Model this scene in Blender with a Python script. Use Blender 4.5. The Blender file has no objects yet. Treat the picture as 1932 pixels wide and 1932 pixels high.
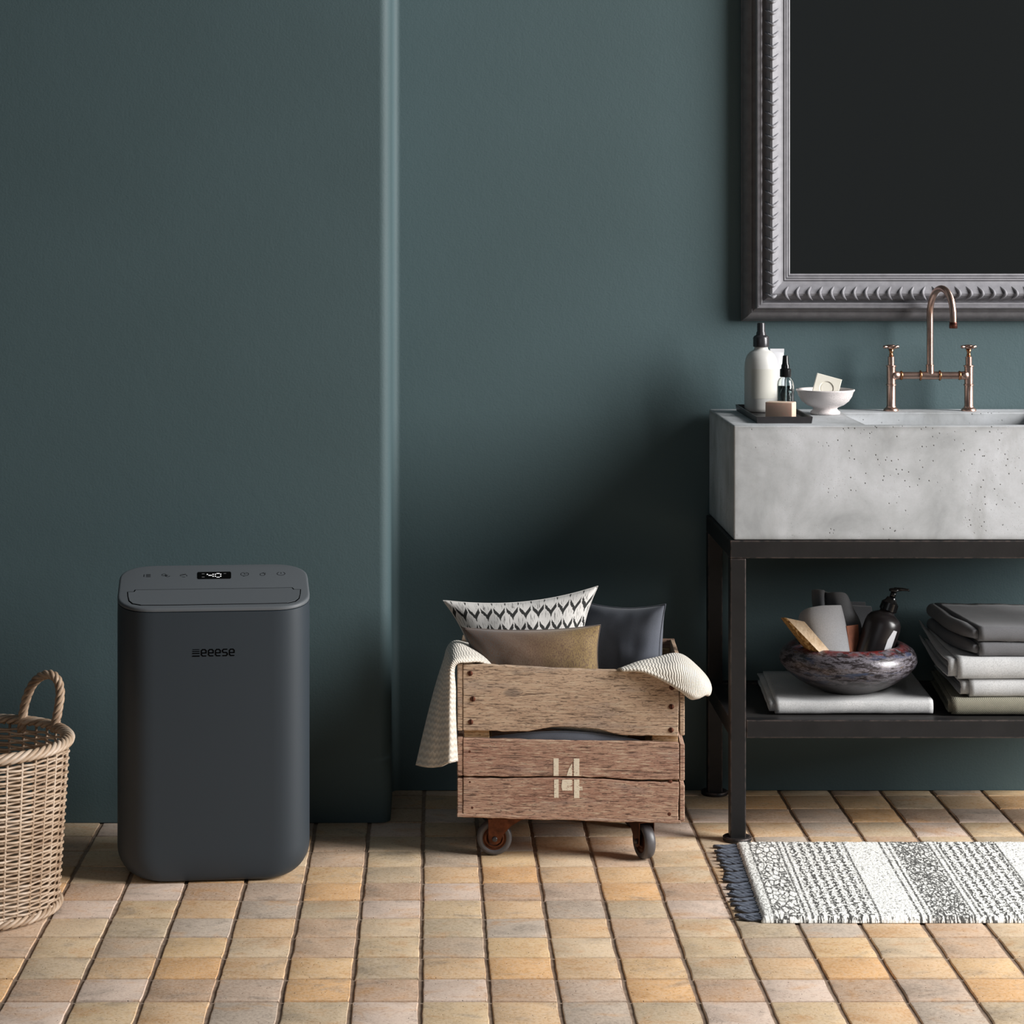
import bpy, bmesh, math, random
from mathutils import Vector, Matrix, noise
random.seed(7)
C = bpy.context.scene.collection
PI = math.pi

# ------------------------------------------------------------------ camera
F, U0, V0, H = 4382.0, 816.0, 420.0, 1.33          # focal length in px (1932 px frame), principal point, eye height
cam = bpy.data.cameras.new('camera'); cam_o = bpy.data.objects.new('camera', cam); C.objects.link(cam_o)
cam_o.location = (0, 0, H); cam_o.rotation_euler = (PI/2, 0, 0)
cam.sensor_width = 36; cam.lens = F/1932*36
cam.shift_x = (966-U0)/1932; cam.shift_y = -(966-V0)/1932
cam.clip_start = 0.05
bpy.context.scene.camera = cam_o
# ------------------------------------------------------------------ world, lights, exposure
w = bpy.data.worlds.new('world'); bpy.context.scene.world = w; w.use_nodes = True
w.node_tree.nodes['Background'].inputs[0].default_value = (0.80, 0.90, 1.0, 1)
w.node_tree.nodes['Background'].inputs[1].default_value = 0.045
def area(name, loc, target, sx, sy, power, col):
    l = bpy.data.lights.new(name, 'AREA'); l.shape = 'RECTANGLE'; l.size = sx; l.size_y = sy; l.energy = power; l.color = col
    o = bpy.data.objects.new(name, l); C.objects.link(o); o.location = loc
    o.rotation_euler = (Vector(target)-Vector(loc)).to_track_quat('-Z', 'Y').to_euler()
    return o
area('window_daylight', (5.2, 3.25, 2.65), (0.3, 5.2, 0.5), 2.1, 3.4, 640, (1.0, 0.985, 0.97))
area('added_front_fill', (-0.9, -0.6, 2.6), (0.2, 5.2, 0.5), 2.6, 2.0, 11, (0.88, 0.94, 1.0))  # weak fill added behind the camera to lift the shadows, no real lamp
vs = bpy.context.scene.view_settings
vs.view_transform = 'Standard'; vs.look = 'None'; vs.gamma = 1; vs.use_curve_mapping = False; vs.exposure = 0.0

# ------------------------------------------------------------------ helpers
def P(u, v, Y): return Vector(((u-U0)*Y/F, Y, H-(v-V0)*Y/F))
def lin(c):
    return tuple(((x/255)/12.92 if x/255 <= 0.04045 else ((x/255+0.055)/1.055)**2.4) for x in c)+(1,)
def org(o):
    v = Vector((0, 0, 0))
    while o is not None: v = v+o.location; o = o.parent
    return v
def root(name, loc, label, cat, group=None, rz=0):
    o = bpy.data.objects.new(name, None); C.objects.link(o); o.empty_display_size = .05
    o.location = loc; o.rotation_euler = (0, 0, rz); o['label'] = label; o['category'] = cat
    if group: o['group'] = group
    return o
def link(name, me, m=None, parent=None, loc=(0, 0, 0), rot=(0, 0, 0), scale=(1, 1, 1), label=None):
    o = bpy.data.objects.new(name, me); C.objects.link(o); o.parent = parent
    o.location = loc; o.rotation_euler = rot; o.scale = scale
    if label: o['label'] = label
    return o
def mesh(name, V, Fc, m, smooth=False, uv=None):
    me = bpy.data.meshes.new(name); me.from_pydata([tuple(x) for x in V], [], Fc)
    if uv:
        l = me.uv_layers.new(name='UVMap')
        for lp in me.loops: l.data[lp.index].uv = uv[lp.vertex_index]
    if m: me.materials.append(m)
    if smooth: me.polygons.foreach_set('use_smooth', [True]*len(me.polygons))
    me.update(); return me
def mk(name, VF, m, parent=None, smooth=False, local=False, label=None, uv=None, fix=True):
    """world space verts (or the parent's own space when local) -> one object"""
    V, Fc = VF
    off = Vector((0, 0, 0)) if (local or parent is None) else org(parent)
    me = mesh(name, [Vector(v)-off for v in V], Fc, m, smooth, uv)
    if fix:
        bm = bmesh.new(); bm.from_mesh(me); bmesh.ops.recalc_face_normals(bm, faces=bm.faces); bm.to_mesh(me); bm.free()
    return link(name, me, parent=parent, label=label)
def join(*parts):
    V, Fc = [], []
    for v, f in parts:
        n = len(V); V += list(v); Fc += [tuple(i+n for i in q) for q in f]
    return V, Fc
def bevel(VF, r, seg=2, ang=0.5):
    bm = bmesh.new(); vs_ = [bm.verts.new(v) for v in VF[0]]
    for f in VF[1]:
        try: bm.faces.new([vs_[i] for i in f])
        except ValueError: pass
    bmesh.ops.recalc_face_normals(bm, faces=bm.faces)
    es = [e for e in bm.edges if len(e.link_faces) == 2 and e.calc_face_angle(0) > ang]
    bmesh.ops.bevel(bm, geom=es, offset=r, segments=seg, affect='EDGES', profile=.5, clamp_overlap=True)
    bm.verts.index_update()
    out = ([v.co.copy() for v in bm.verts], [tuple(v.index for v in f.verts) for f in bm.faces]); bm.free(); return out
def box(x0, x1, y0, y1, z0, z1, r=0, seg=2):
    V = [(x0,y0,z0),(x1,y0,z0),(x1,y1,z0),(x0,y1,z0),(x0,y0,z1),(x1,y0,z1),(x1,y1,z1),(x0,y1,z1)]
    Fc = [(3,2,1,0),(4,5,6,7),(0,1,5,4),(1,2,6,5),(2,3,7,6),(3,0,4,7)]
    VF = (V, Fc)
    return bevel(VF, r, seg) if r else VF
def xf(VF, M): return [M @ Vector(v) for v in VF[0]], VF[1]
def lathe(prof, c=(0, 0, 0), seg=32, cap0=True, cap1=True, axis='z'):
    V, Fc = [], []
    for r, z in prof:
        for k in range(seg):
            a = 2*PI*k/seg
            V.append((r*math.cos(a), r*math.sin(a), z))
    for i in range(len(prof)-1):
        for k in range(seg):
            a = i*seg+k; b = i*seg+(k+1) % seg
            Fc.append((a, b, b+seg, a+seg))
    if cap0: Fc.append(tuple(reversed(range(seg))))
    if cap1: Fc.append(tuple(range((len(prof)-1)*seg, len(prof)*seg)))
    if axis == 'y': V = [(x, z, y) for x, y, z in V]
    if axis == 'x': V = [(z, y, x) for x, y, z in V]
    return [Vector(v)+Vector(c) for v in V], Fc
def tube(pts, rad, sides=8, closed=False, caps=True):
    pts = [Vector(p) for p in pts]; n = len(pts)
    rads = rad if isinstance(rad, (list, tuple)) else [rad]*n
    V, Fc = [], []
    prev = None
    for i, p in enumerate(pts):
        a = pts[(i-1) % n] if (closed or i > 0) else p
        b = pts[(i+1) % n] if (closed or i < n-1) else p
        t = (b-a).normalized()
        if prev is None:
            x = Vector((0, 0, 1)) if abs(t.z) < .9 else Vector((1, 0, 0))
            nrm = (x-t*x.dot(t)).normalized()
        else:
            nrm = (prev-t*prev.dot(t)).normalized()
        prev = nrm; bi = t.cross(nrm)
        for k in range(sides):
            an = 2*PI*k/sides
            V.append(p+(nrm*math.cos(an)+bi*math.sin(an))*rads[i])
    m = n if closed else n-1
    for i in range(m):
        j = (i+1) % n
        for k in range(sides):
            Fc.append((i*sides+k, i*sides+(k+1) % sides, j*sides+(k+1) % sides, j*sides+k))
    if not closed and caps:
        Fc.append(tuple(reversed(range(sides)))); Fc.append(tuple(range((n-1)*sides, n*sides)))
    return V, Fc
def prism(poly, f0, f1):
    """poly: 2-D outline; f0, f1: maps (a, b) -> 3-D for the two ends"""
    n = len(poly)
    V = [f0(*p) for p in poly]+[f1(*p) for p in poly]
    Fc = [tuple(reversed(range(n))), tuple(range(n, 2*n))]+[(i, (i+1) % n, n+(i+1) % n, n+i) for i in range(n)]
    return V, Fc
def crom(p0, p1, p2, p3, t):
    return p1*(-.5*t**3+t*t-.5*t)*0+0.5*((2*p1)+(p2-p0)*t+(2*p0-5*p1+4*p2-p3)*t*t+(3*p1-p0-3*p2+p3)*t**3)
def cline(pts, n):
    pts = [Vector(p) for p in pts]; out = []
    m = len(pts)-1
    for i in range(n+1):
        s = i/n*m; k = min(int(s), m-1); t = s-k
        g = lambda j: pts[max(0, min(m, j))]
        out.append(crom(g(k-1), g(k), g(k+1), g(k+2), t))
    return out
def cgrid(rows, nr, nc):
    """control grid of 3-D points -> smooth dense grid"""
    a = [cline(r, nc) for r in rows]
    cols = [cline([a[i][j] for i in range(len(a))], nr) for j in range(nc+1)]
    V = [cols[j][i] for i in range(nr+1) for j in range(nc+1)]
    Fc = [(i*(nc+1)+j, i*(nc+1)+j+1, (i+1)*(nc+1)+j+1, (i+1)*(nc+1)+j) for i in range(nr) for j in range(nc)]
    uv = [(j/nc, i/nr) for i in range(nr+1) for j in range(nc+1)]
    return V, Fc, uv
def solid(o, th, off=-1):
    m = o.modifiers.new('thickness', 'SOLIDIFY'); m.thickness = th; m.offset = off; return o

# ------------------------------------------------------------------ material helpers
class NT:
    def __init__(s, name):
        s.m = bpy.data.materials.new(name); s.m.use_nodes = True; s.t = s.m.node_tree
        s.b = s.t.nodes['Principled BSDF']
    def n(s, typ, **kw):
        nd = s.t.nodes.new(typ)
        for k, v in kw.items(): setattr(nd, k, v)
        return nd
    def put(s, sock, v):
        if isinstance(v, bpy.types.NodeSocket): s.t.links.new(v, sock)
        else: sock.default_value = v
    def math(s, op, a, b=0.0, c=None, clamp=False):
        nd = s.n('ShaderNodeMath', operation=op, use_clamp=clamp)
        s.put(nd.inputs[0], a); s.put(nd.inputs[1], b)
        if c is not None: s.put(nd.inputs[2], c)
        return nd.outputs[0]
    def coord(s, kind='Object', scale=(1, 1, 1), off=(0, 0, 0), rnd=False):
        tc = s.n('ShaderNodeTexCoord').outputs[kind]
        mp = s.n('ShaderNodeMapping'); s.put(mp.inputs[0], tc); mp.inputs['Scale'].default_value = scale; mp.inputs['Location'].default_value = off
        if rnd:
            oi = s.n('ShaderNodeObjectInfo').outputs['Random']
            cv = s.n('ShaderNodeCombineXYZ'); r = s.math('MULTIPLY', oi, 37.0)
            for i in range(3): s.put(cv.inputs[i], r)
            s.t.links.new(cv.outputs[0], mp.inputs['Location'])
        return mp.outputs[0]
    def noise(s, vec, scale=5, detail=4, rough=.55, dist=0):
        nd = s.n('ShaderNodeTexNoise'); s.put(nd.inputs['Vector'], vec)
        nd.inputs['Scale'].default_value = scale; nd.inputs['Detail'].default_value = detail
        nd.inputs['Roughness'].default_value = rough; nd.inputs['Distortion'].default_value = dist
        return nd.outputs['Fac']
    def voro(s, vec, scale, feat='F1'):
        nd = s.n('ShaderNodeTexVoronoi', feature=feat); s.put(nd.inputs['Vector'], vec); nd.inputs['Scale'].default_value = scale
        return nd.outputs['Distance']
    def ramp(s, fac, stops, interp='LINEAR'):
        nd = s.n('ShaderNodeValToRGB'); cr = nd.color_ramp; cr.interpolation = interp
        while len(cr.elements) < len(stops): cr.elements.new(.5)
        for e, (p, c) in zip(cr.elements, stops):
            e.position = p; e.color = c if len(c) == 4 else tuple(c)+(1,)
        s.put(nd.inputs[0], fac); return nd.outputs[0]
    def step(s, fac, a, b):
        nd = s.n('ShaderNodeMapRange', interpolation_type='SMOOTHSTEP'); s.put(nd.inputs[0], fac)
        s.put(nd.inputs[1], a); s.put(nd.inputs[2], b); return nd.outputs[0]
    def mix(s, fac, a, b, mode='MIX'):
        nd = s.n('ShaderNodeMix', data_type='RGBA', blend_type=mode)
        s.put(nd.inputs[0], fac); s.put(nd.inputs[6], a); s.put(nd.inputs[7], b); return nd.outputs[2]
    def bump(s, h, strength=.3, dist=.002, prev=None):
        nd = s.n('ShaderNodeBump'); nd.inputs['Strength'].default_value = strength; nd.inputs['Distance'].default_value = dist
        s.put(nd.inputs['Height'], h)
        if prev is not None: s.t.links.new(prev, nd.inputs['Normal'])
        s.t.links.new(nd.outputs[0], s.b.inputs['Normal']); return nd.outputs[0]
    def set(s, col=None, rough=None, metal=None, **kw):
        if col is not None: s.put(s.b.inputs['Base Color'], col)
        if rough is not None: s.put(s.b.inputs['Roughness'], rough)
        if metal is not None: s.put(s.b.inputs['Metallic'], metal)
        for k, v in kw.items(): s.put(s.b.inputs[k.replace('_', ' ')], v)
        return s.m
    def sep(s, vec):
        nd = s.n('ShaderNodeSeparateXYZ'); s.put(nd.inputs[0], vec); return nd.outputs
    def edge(s, r):
        """how much the surface turns within r: 0 flat, 1 at an edge"""
        bv = s.n('ShaderNodeBevel', samples=6); bv.inputs[0].default_value = r
        g = s.n('ShaderNodeNewGeometry')
        d = s.n('ShaderNodeVectorMath', operation='DOT_PRODUCT'); s.put(d.inputs[0], bv.outputs[0]); s.put(d.inputs[1], g.outputs['True Normal'])
        return s.math('SUBTRACT', 1.0, d.outputs['Value'], clamp=True)
def simple(name, c1, c2=None, scale=8, rough=.5, metal=0, bs=0, bscale=60, bdist=.001, stretch=(1,1,1), **kw):
    m = NT(name); v = m.coord(scale=stretch)
    col = c1 if c2 is None else m.ramp(m.noise(v, scale, 5), [(.3, c1), (.7, c2)])
    if bs: m.bump(m.noise(v, bscale, 3), bs, bdist)
    return m.set(col, rough, metal, **kw)

# walls: dark teal painted plaster with fine roller texture
m = NT('teal_wall_paint'); v = m.coord()
big = m.noise(v, 1.3, 4, .5)
col = m.ramp(big, [(.3, lin((66, 84, 87))), (.7, lin((73, 92, 96)))])
h = m.math('ADD', m.noise(v, 210, 3, .6), m.math('MULTIPLY', m.noise(v, 45, 3), .8))
m.bump(h, .22, .002); WALL = m.set(col, .62, 0, Specular_IOR_Level=.35)

# tiles
m = NT('clay_tile'); v = m.coord(rnd=True)
oi = m.n('ShaderNodeObjectInfo'); base = oi.outputs['Color']
ge = m.n('ShaderNodeNewGeometry').outputs['Random Per Island']
n1 = m.noise(m.coord(scale=(1, 1.5, 1), rnd=True), 11, 5, .6, .6)
c = m.mix(m.math('MULTIPLY', m.step(n1, .50, .72), .6), base, lin((206, 154, 100)))
c = m.mix(m.math('MULTIPLY', m.step(n1, .48, .25), .55), c, lin((140, 130, 120)))
fine = m.noise(v, 160, 4, .65)
c = m.mix(m.math('MULTIPLY', m.step(fine, .40, .65), .34), c, lin((226, 208, 188)))
c = m.mix(m.math('MULTIPLY', m.step(fine, .46, .34), .30), c, lin((132, 104, 82)))
ed = m.edge(.006); c = m.mix(m.math('MULTIPLY', m.step(ed, .0, .30), .8), c, lin((92, 62, 42)))
pit = m.voro(v, 62); c = m.mix(m.step(pit, .085, .04), c, lin((60, 42, 32)))
hh = m.math('SUBTRACT', m.math('ADD', m.math('MULTIPLY', fine, .8), m.noise(v, 55, 3)), m.math('MULTIPLY', m.step(pit, .12, .04), 1.5))
m.bump(hh, .35, .0015); TILE = m.set(c, .62, 0, Specular_IOR_Level=.35)
MORTAR = simple('mortar_bed', lin((128, 108, 93)), lin((164, 144, 126)), 60, .9, bs=.5, bscale=300)

# concrete
m = NT('cast_concrete'); v = m.coord()
n1 = m.noise(v, 5.5, 6, .6, .3); n2 = m.noise(m.coord(scale=(1, 1, .35)), 9, 5, .65)
c = m.ramp(n1, [(.32, lin((148, 151, 153))), (.5, lin((178, 181, 184))), (.66, lin((200, 203, 208)))])
c = m.mix(m.math('MULTIPLY', m.step(n2, .50, .72), .35), c, lin((128, 128, 124)))
e = m.math('MULTIPLY', m.step(m.edge(.03), .0, .25), m.step(m.noise(v, 14, 4), .25, .62))
c = m.mix(m.math('MULTIPLY', e, .6), c, lin((84, 84, 78)))
p1 = m.voro(v, 85); g1 = m.noise(v, 7, 2)
pm = m.math('MULTIPLY', m.step(p1, .17, .09), m.step(g1, .44, .56))
p3 = m.voro(v, 210); pm = m.math('MAXIMUM', pm, m.math('MULTIPLY', m.math('MULTIPLY', m.step(p3, .16, .08), m.step(m.noise(v, 11, 2), .5, .6)), .7))
p2 = m.voro(v, 30); pm2 = m.math('MULTIPLY', m.step(p2, .045, .03), m.step(m.noise(v, 3.3, 2), .45, .55))
pm = m.math('MAXIMUM', pm, pm2)
c = m.mix(m.math('MULTIPLY', pm, .85), c, lin((70, 70, 68)))
c = m.mix(m.math('MULTIPLY', m.noise(v, 260, 2), .14), c, lin((120, 120, 120)))
m.bump(m.math('SUBTRACT', m.math('MULTIPLY', m.noise(v, 60, 4), .25), pm), .5, .0015)
CONC = m.set(c, .72, 0, Specular_IOR_Level=.3)

# steel stand
m = NT('blackened_steel'); v = m.coord()
e = m.math('MULTIPLY', m.step(m.edge(.006), .01, .22), m.step(m.noise(v, 60, 4), .35, .6))
c = m.ramp(m.noise(v, 14, 5), [(.3, lin((26, 26, 27))), (.7, lin((36, 35, 36)))])
c = m.mix(m.math('MULTIPLY', e, .85), c, lin((140, 120, 112)))
m.bump(m.noise(v, 180, 3), .15, .001); STEEL = m.set(c, .5, .35, Specular_IOR_Level=.4)
SHELF = simple('dark_shelf_plate', lin((34, 33, 33)), lin((44, 42, 41)), 20, .55, .2, bs=.1)

# weathered planks
def wood(name, a, b, d):
    m = NT(name)
    st = m.coord(scale=(.10, 1, 1), rnd=True); st2 = m.coord(scale=(.16, 1, 1), rnd=True); st3 = m.coord(scale=(.03, 1, 1), rnd=True)
    g = m.noise(st, 330, 6, .72, .35); g2 = m.noise(st2, 620, 4, .7); g3 = m.noise(st3, 240, 4, .6)
    big = m.noise(m.coord(scale=(.35, 1, 1), rnd=True), 16, 5)
    c = m.ramp(big, [(.3, a), (.7, b)])
    c = m.mix(m.math('MULTIPLY', m.step(g, .50, .66), .75), c, lin((216, 196, 170)))
    grey = m.noise(m.coord(scale=(.2, 1, 1), rnd=True), 30, 4)
    c = m.mix(m.math('MULTIPLY', m.step(grey, .52, .72), .45), c, lin((150, 140, 134)))
    crack = m.math('MULTIPLY', m.step(g, .44, .36), .9); cr2 = m.math('MULTIPLY', m.step(g2, .42, .34), .8); cr3 = m.step(g3, .36, .31)
    ck = m.math('MAXIMUM', m.math('MAXIMUM', crack, cr2), cr3)
    c = m.mix(m.math('MULTIPLY', ck, .78), c, d)
    kn = m.voro(m.coord(scale=(.45, 1, 1), rnd=True), 9.0); c = m.mix(m.math('MULTIPLY', m.step(kn, .10, .06), .55), c, lin((100, 92, 88)))
    m.bump(m.math('SUBTRACT', m.math('MULTIPLY', g, .8), ck), .9, .0022)
    return m.set(c, .85, 0, Specular_IOR_Level=.2)
WOOD_A = wood('weathered_tan_wood', lin((180, 150, 126)), lin((202, 174, 148)), lin((88, 72, 64)))
WOOD_B = wood('weathered_red_wood', lin((162, 122, 104)), lin((186, 152, 130)), lin((80, 64, 58)))
WOOD_C = wood('raw_corner_wood', lin((184, 146, 104)), lin((206, 170, 128)), lin((150, 112, 78)))
RUST = simple('rusty_screw', lin((70, 38, 28)), lin((110, 62, 42)), 300, .7, .5)
m = NT('worn_stencil_paint'); v = m.coord(scale=(.3, 1, 1))
c = m.mix(m.step(m.noise(v, 380, 4, .7), .34, .44), lin((150, 116, 96)), lin((232, 222, 200)))
PAINT = m.set(c, .8); m.bump(m.noise(v, 300, 3), .3)

# metals
m = NT('aged_copper'); v = m.coord()
c = m.ramp(m.noise(v, 40, 5, .6), [(.3, lin((176, 142, 128))), (.7, lin((206, 176, 162)))])
COPPER = m.set(c, m.math('ADD', m.math('MULTIPLY', m.noise(v, 90, 3), .12), .26), 1.0)
BRASSY = simple('copper_warm_ring', lin((190, 138, 96)), lin((150, 100, 74)), 60, .25, 1.0)
AERATOR = simple('dark_aerator_copper', lin((104, 66, 56)), lin((80, 50, 44)), 60, .4, .9)
FORK = simple('caster_brown_metal', lin((112, 70, 50)), lin((70, 44, 34)), 60, .38, .85)
TYRE = simple('grey_rubber_tyre', lin((84, 82, 84)), lin((70, 68, 70)), 40, .42, bs=.05)
FRAME = simple('grey_carved_frame', lin((120, 119, 124)), lin((138, 137, 142)), 50, .62, .0, bs=.18, bscale=260)
m = NT('dark_mirror_glass'); m.set(lin((168, 168, 162)), .12, 1.0); MIRROR = m.m

# plastics
m = NT('slate_body_plastic'); v = m.coord(); m.bump(m.noise(v, 900, 1), .05, .0004)
BODY = m.set(lin((49, 57, 64)), .48, 0, Specular_IOR_Level=.35)
m = NT('grey_lid_plastic'); v = m.coord(); m.bump(m.noise(v, 900, 1), .12, .0004)
LID = m.set(lin((92, 96, 100)), .5, 0, Specular_IOR_Level=.35)
BLACK = simple('black_print', lin((6, 6, 7)), rough=.9, Specular_IOR_Level=.0)
GLOSS = simple('black_display_glass', lin((4, 4, 4)), rough=.7, Specular_IOR_Level=.05)
m = NT('led_white'); m.set(lin((10, 10, 10)), .5, 0, Emission_Color=(1, 1, 1, 1), Emission_Strength=1.0); LED = m.m
m = NT('led_dim'); m.set(lin((10, 10, 10)), .5, 0, Emission_Color=(1, 1, 1, 1), Emission_Strength=.10); LEDD = m.m
BLKPL = simple('black_glossy_plastic', lin((22, 22, 23)), rough=.18)
GREYPL = simple('charcoal_satin_plastic', lin((58, 57, 60)), rough=.28, metal=.3)
TRAYM = simple('black_tray', lin((36, 34, 35)), lin((48, 45, 46)), 30, .4)
WHITEB = simple('white_matte_bottle', lin((204, 203, 199)), lin((192, 191, 187)), 4, .42, bs=.03, bscale=200)
LABELM = simple('cream_label', lin((196, 194, 185)), lin((188, 186, 177)), 12, .75)
TUBEW = simple('white_tube_plastic', lin((214, 214, 218)), rough=.35)
m = NT('clear_glass'); m.set((.93, .97, .97, 1), .03, 0, Transmission_Weight=1.0, IOR=1.47); GLASS = m.m
m = NT('clear_liquid'); m.set((.62, .78, .78, 1), .02, 0, Transmission_Weight=1.0, IOR=1.33); LIQ = m.m
SOAPB = simple('beige_soap', lin((218, 192, 172)), lin((206, 180, 160)), 14, .55, bs=.1, bscale=90, Subsurface_Weight=.1)
SOAPW = simple('ivory_soap', lin((236, 232, 220)), lin((226, 221, 206)), 20, .5, bs=.15, bscale=110)
m = NT('speckled_ceramic'); v = m.coord()
c = m.mix(m.math('MULTIPLY', m.step(m.noise(v, 480, 2, .7), .56, .68), m.step(m.noise(v, 16, 2), .42, .66)), lin((222, 214, 212)), lin((120, 108, 104)))
m.bump(m.noise(v, 90, 3), .12); CERAM = m.set(c, .35)
m = NT('raku_glaze'); v = m.coord(scale=(1, 1, 4)); v1 = m.coord()
c = m.ramp(m.noise(v, 30, 8, .8, .4), [(.34, lin((26, 22, 23))), (.47, lin((52, 46, 48))), (.55, lin((122, 118, 126))), (.62, lin((54, 46, 44))), (.70, lin((176, 146, 112)))])
c = m.mix(m.math('MULTIPLY', m.step(m.noise(v, 17, 4, .6), .56, .66), .7), c, lin((48, 62, 92)))
zc = m.sep(m.n('ShaderNodeTexCoord').outputs['Object'])[2]
c = m.mix(m.math('MULTIPLY', m.step(zc, .094, .105), m.step(m.noise(v1, 60, 4), .38, .6)), c, lin((112, 38, 36)))
c = m.mix(m.step(zc, .055, .012), c, lin((40, 34, 33)))
m.bump(m.noise(v, 60, 5), .35, .002); RAKU = m.set(c, .3, .1)

# fabrics
def fabric(name, a, b, scale=30, weave=900, bs=.3, rough=.9, blotch=6, speck=.30):
    m = NT(name); v = m.coord()
    c = m.ramp(m.noise(v, blotch, 4), [(.3, a), (.7, b)])
    c = m.mix(m.math('MULTIPLY', m.step(m.noise(v, 420, 2, .8), .44, .62), speck), c, tuple(x*.55 for x in b[:3])+(1,))
    m.bump(m.noise(v, weave, 2), bs, .0008)
    return m.set(c, rough, 0, Sheen_Weight=.15)
BLUEGREY = fabric('blue_grey_cotton', lin((76, 80, 90)), lin((90, 94, 104)))
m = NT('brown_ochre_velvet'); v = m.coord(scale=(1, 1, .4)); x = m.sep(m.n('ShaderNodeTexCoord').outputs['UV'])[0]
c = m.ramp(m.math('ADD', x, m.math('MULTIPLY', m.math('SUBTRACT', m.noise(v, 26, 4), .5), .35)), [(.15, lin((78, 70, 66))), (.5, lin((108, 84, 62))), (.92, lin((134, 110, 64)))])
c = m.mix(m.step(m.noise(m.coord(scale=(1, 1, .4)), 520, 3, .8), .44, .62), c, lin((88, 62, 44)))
m.bump(m.noise(m.coord(), 500, 2), .3, .0008); VELVET = m.set(c, .75, 0, Sheen_Weight=.3)
CREAM = None
def knit(name, a, b):
    m = NT(name); uv = m.n('ShaderNodeTexCoord').outputs['UV']; s = m.sep(uv)
    u_, v_ = s[0], s[1]
    zig = m.math('ABSOLUTE', m.math('SUBTRACT', m.math('FRACT', m.math('MULTIPLY', u_, 9.0)), .5))
    rib = m.math('SINE', m.math('MULTIPLY', m.math('ADD', v_, m.math('MULTIPLY', zig, .016)), 2*PI*44))
    r01 = m.math('ADD', m.math('MULTIPLY', rib, .5), .5)
    fz = m.noise(m.coord(), 380, 3, .7)
    c = m.mix(m.step(fz, .3, .75), a, b)
    c = m.mix(m.math('MULTIPLY', m.math('SUBTRACT', 1.0, r01), .32), c, lin((120, 108, 92)))
    m.bump(m.math('ADD', m.math('MULTIPLY', r01, 1.0), m.math('MULTIPLY', fz, .6)), .6, .0016)
    return m.set(c, .95, 0, Sheen_Weight=.2)
KNIT = knit('cream_rib_knit', lin((206, 198, 184)), lin((234, 229, 220)))
LINENW = fabric('pale_linen', lin((182, 183, 184)), lin((200, 200, 200)), blotch=20, speck=.55)
LINENG = fabric('dark_grey_linen', lin((92, 92, 95)), lin((106, 106, 109)), blotch=12)
LINENT = fabric('taupe_linen', lin((128, 124, 120)), lin((146, 142, 138)), blotch=12)
m = NT('woven_sage_cloth'); v = m.coord(); s = m.sep(m.n('ShaderNodeTexCoord').outputs['Object'])
wv = m.math('MULTIPLY', m.math('SINE', m.math('MULTIPLY', s[0], 1500.0)), m.math('SINE', m.math('MULTIPLY', s[2], 1700.0)))
c = m.mix(m.math('ADD', m.math('MULTIPLY', wv, .45), .5), lin((100, 98, 85)), lin((156, 152, 135)))
c = m.mix(m.math('MULTIPLY', m.step(m.noise(v, 60, 3), .4, .65), .4), c, lin((120, 118, 104)))
m.bump(wv, .5, .001); SAGE = m.set(c, .95)
CLOTHD = fabric('charcoal_cloth', lin((84, 85, 88)), lin((98, 99, 102)))
CLOTHG = fabric('grey_felt_cloth', lin((140, 140, 143)), lin((156, 156, 158)))
TERRA = simple('terracotta_card', lin((150, 92, 68)), lin((128, 78, 58)), 60, .85, bs=.2, bscale=300)
m = NT('amber_soap_wrap'); v = m.coord(); c = m.ramp(m.noise(v, 40, 5, .7), [(.35, lin((200, 172, 138))), (.6, lin((222, 200, 172)))])
WRAP = m.set(c, .6); m.bump(m.noise(v, 150, 3), .4)
m = NT('amber_crust'); v = m.coord(); c = m.ramp(m.noise(v, 150, 5, .7), [(.38, lin((96, 60, 24))), (.5, lin((160, 116, 54))), (.68, lin((220, 190, 140)))])
CRUST = m.set(c, .5); m.bump(m.noise(v, 200, 3), .5)
m = NT('wicker_rod'); v = m.coord(); oi = m.n('ShaderNodeObjectInfo').outputs['Random']
c = m.ramp(m.math('ADD', m.math('MULTIPLY', m.noise(v, 26, 4), .7), m.math('MULTIPLY', oi, .3)), [(.25, lin((128, 102, 80))), (.5, lin((176, 152, 128))), (.75, lin((200, 182, 164)))])
m.bump(m.noise(v, 260, 2), .2, .0006); WICKER = m.set(c, .5)
FRINGE = simple('slate_fringe_yarn', lin((92, 98, 110)), lin((78, 84, 96)), 200, .9, bs=.4, bscale=900)

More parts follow.
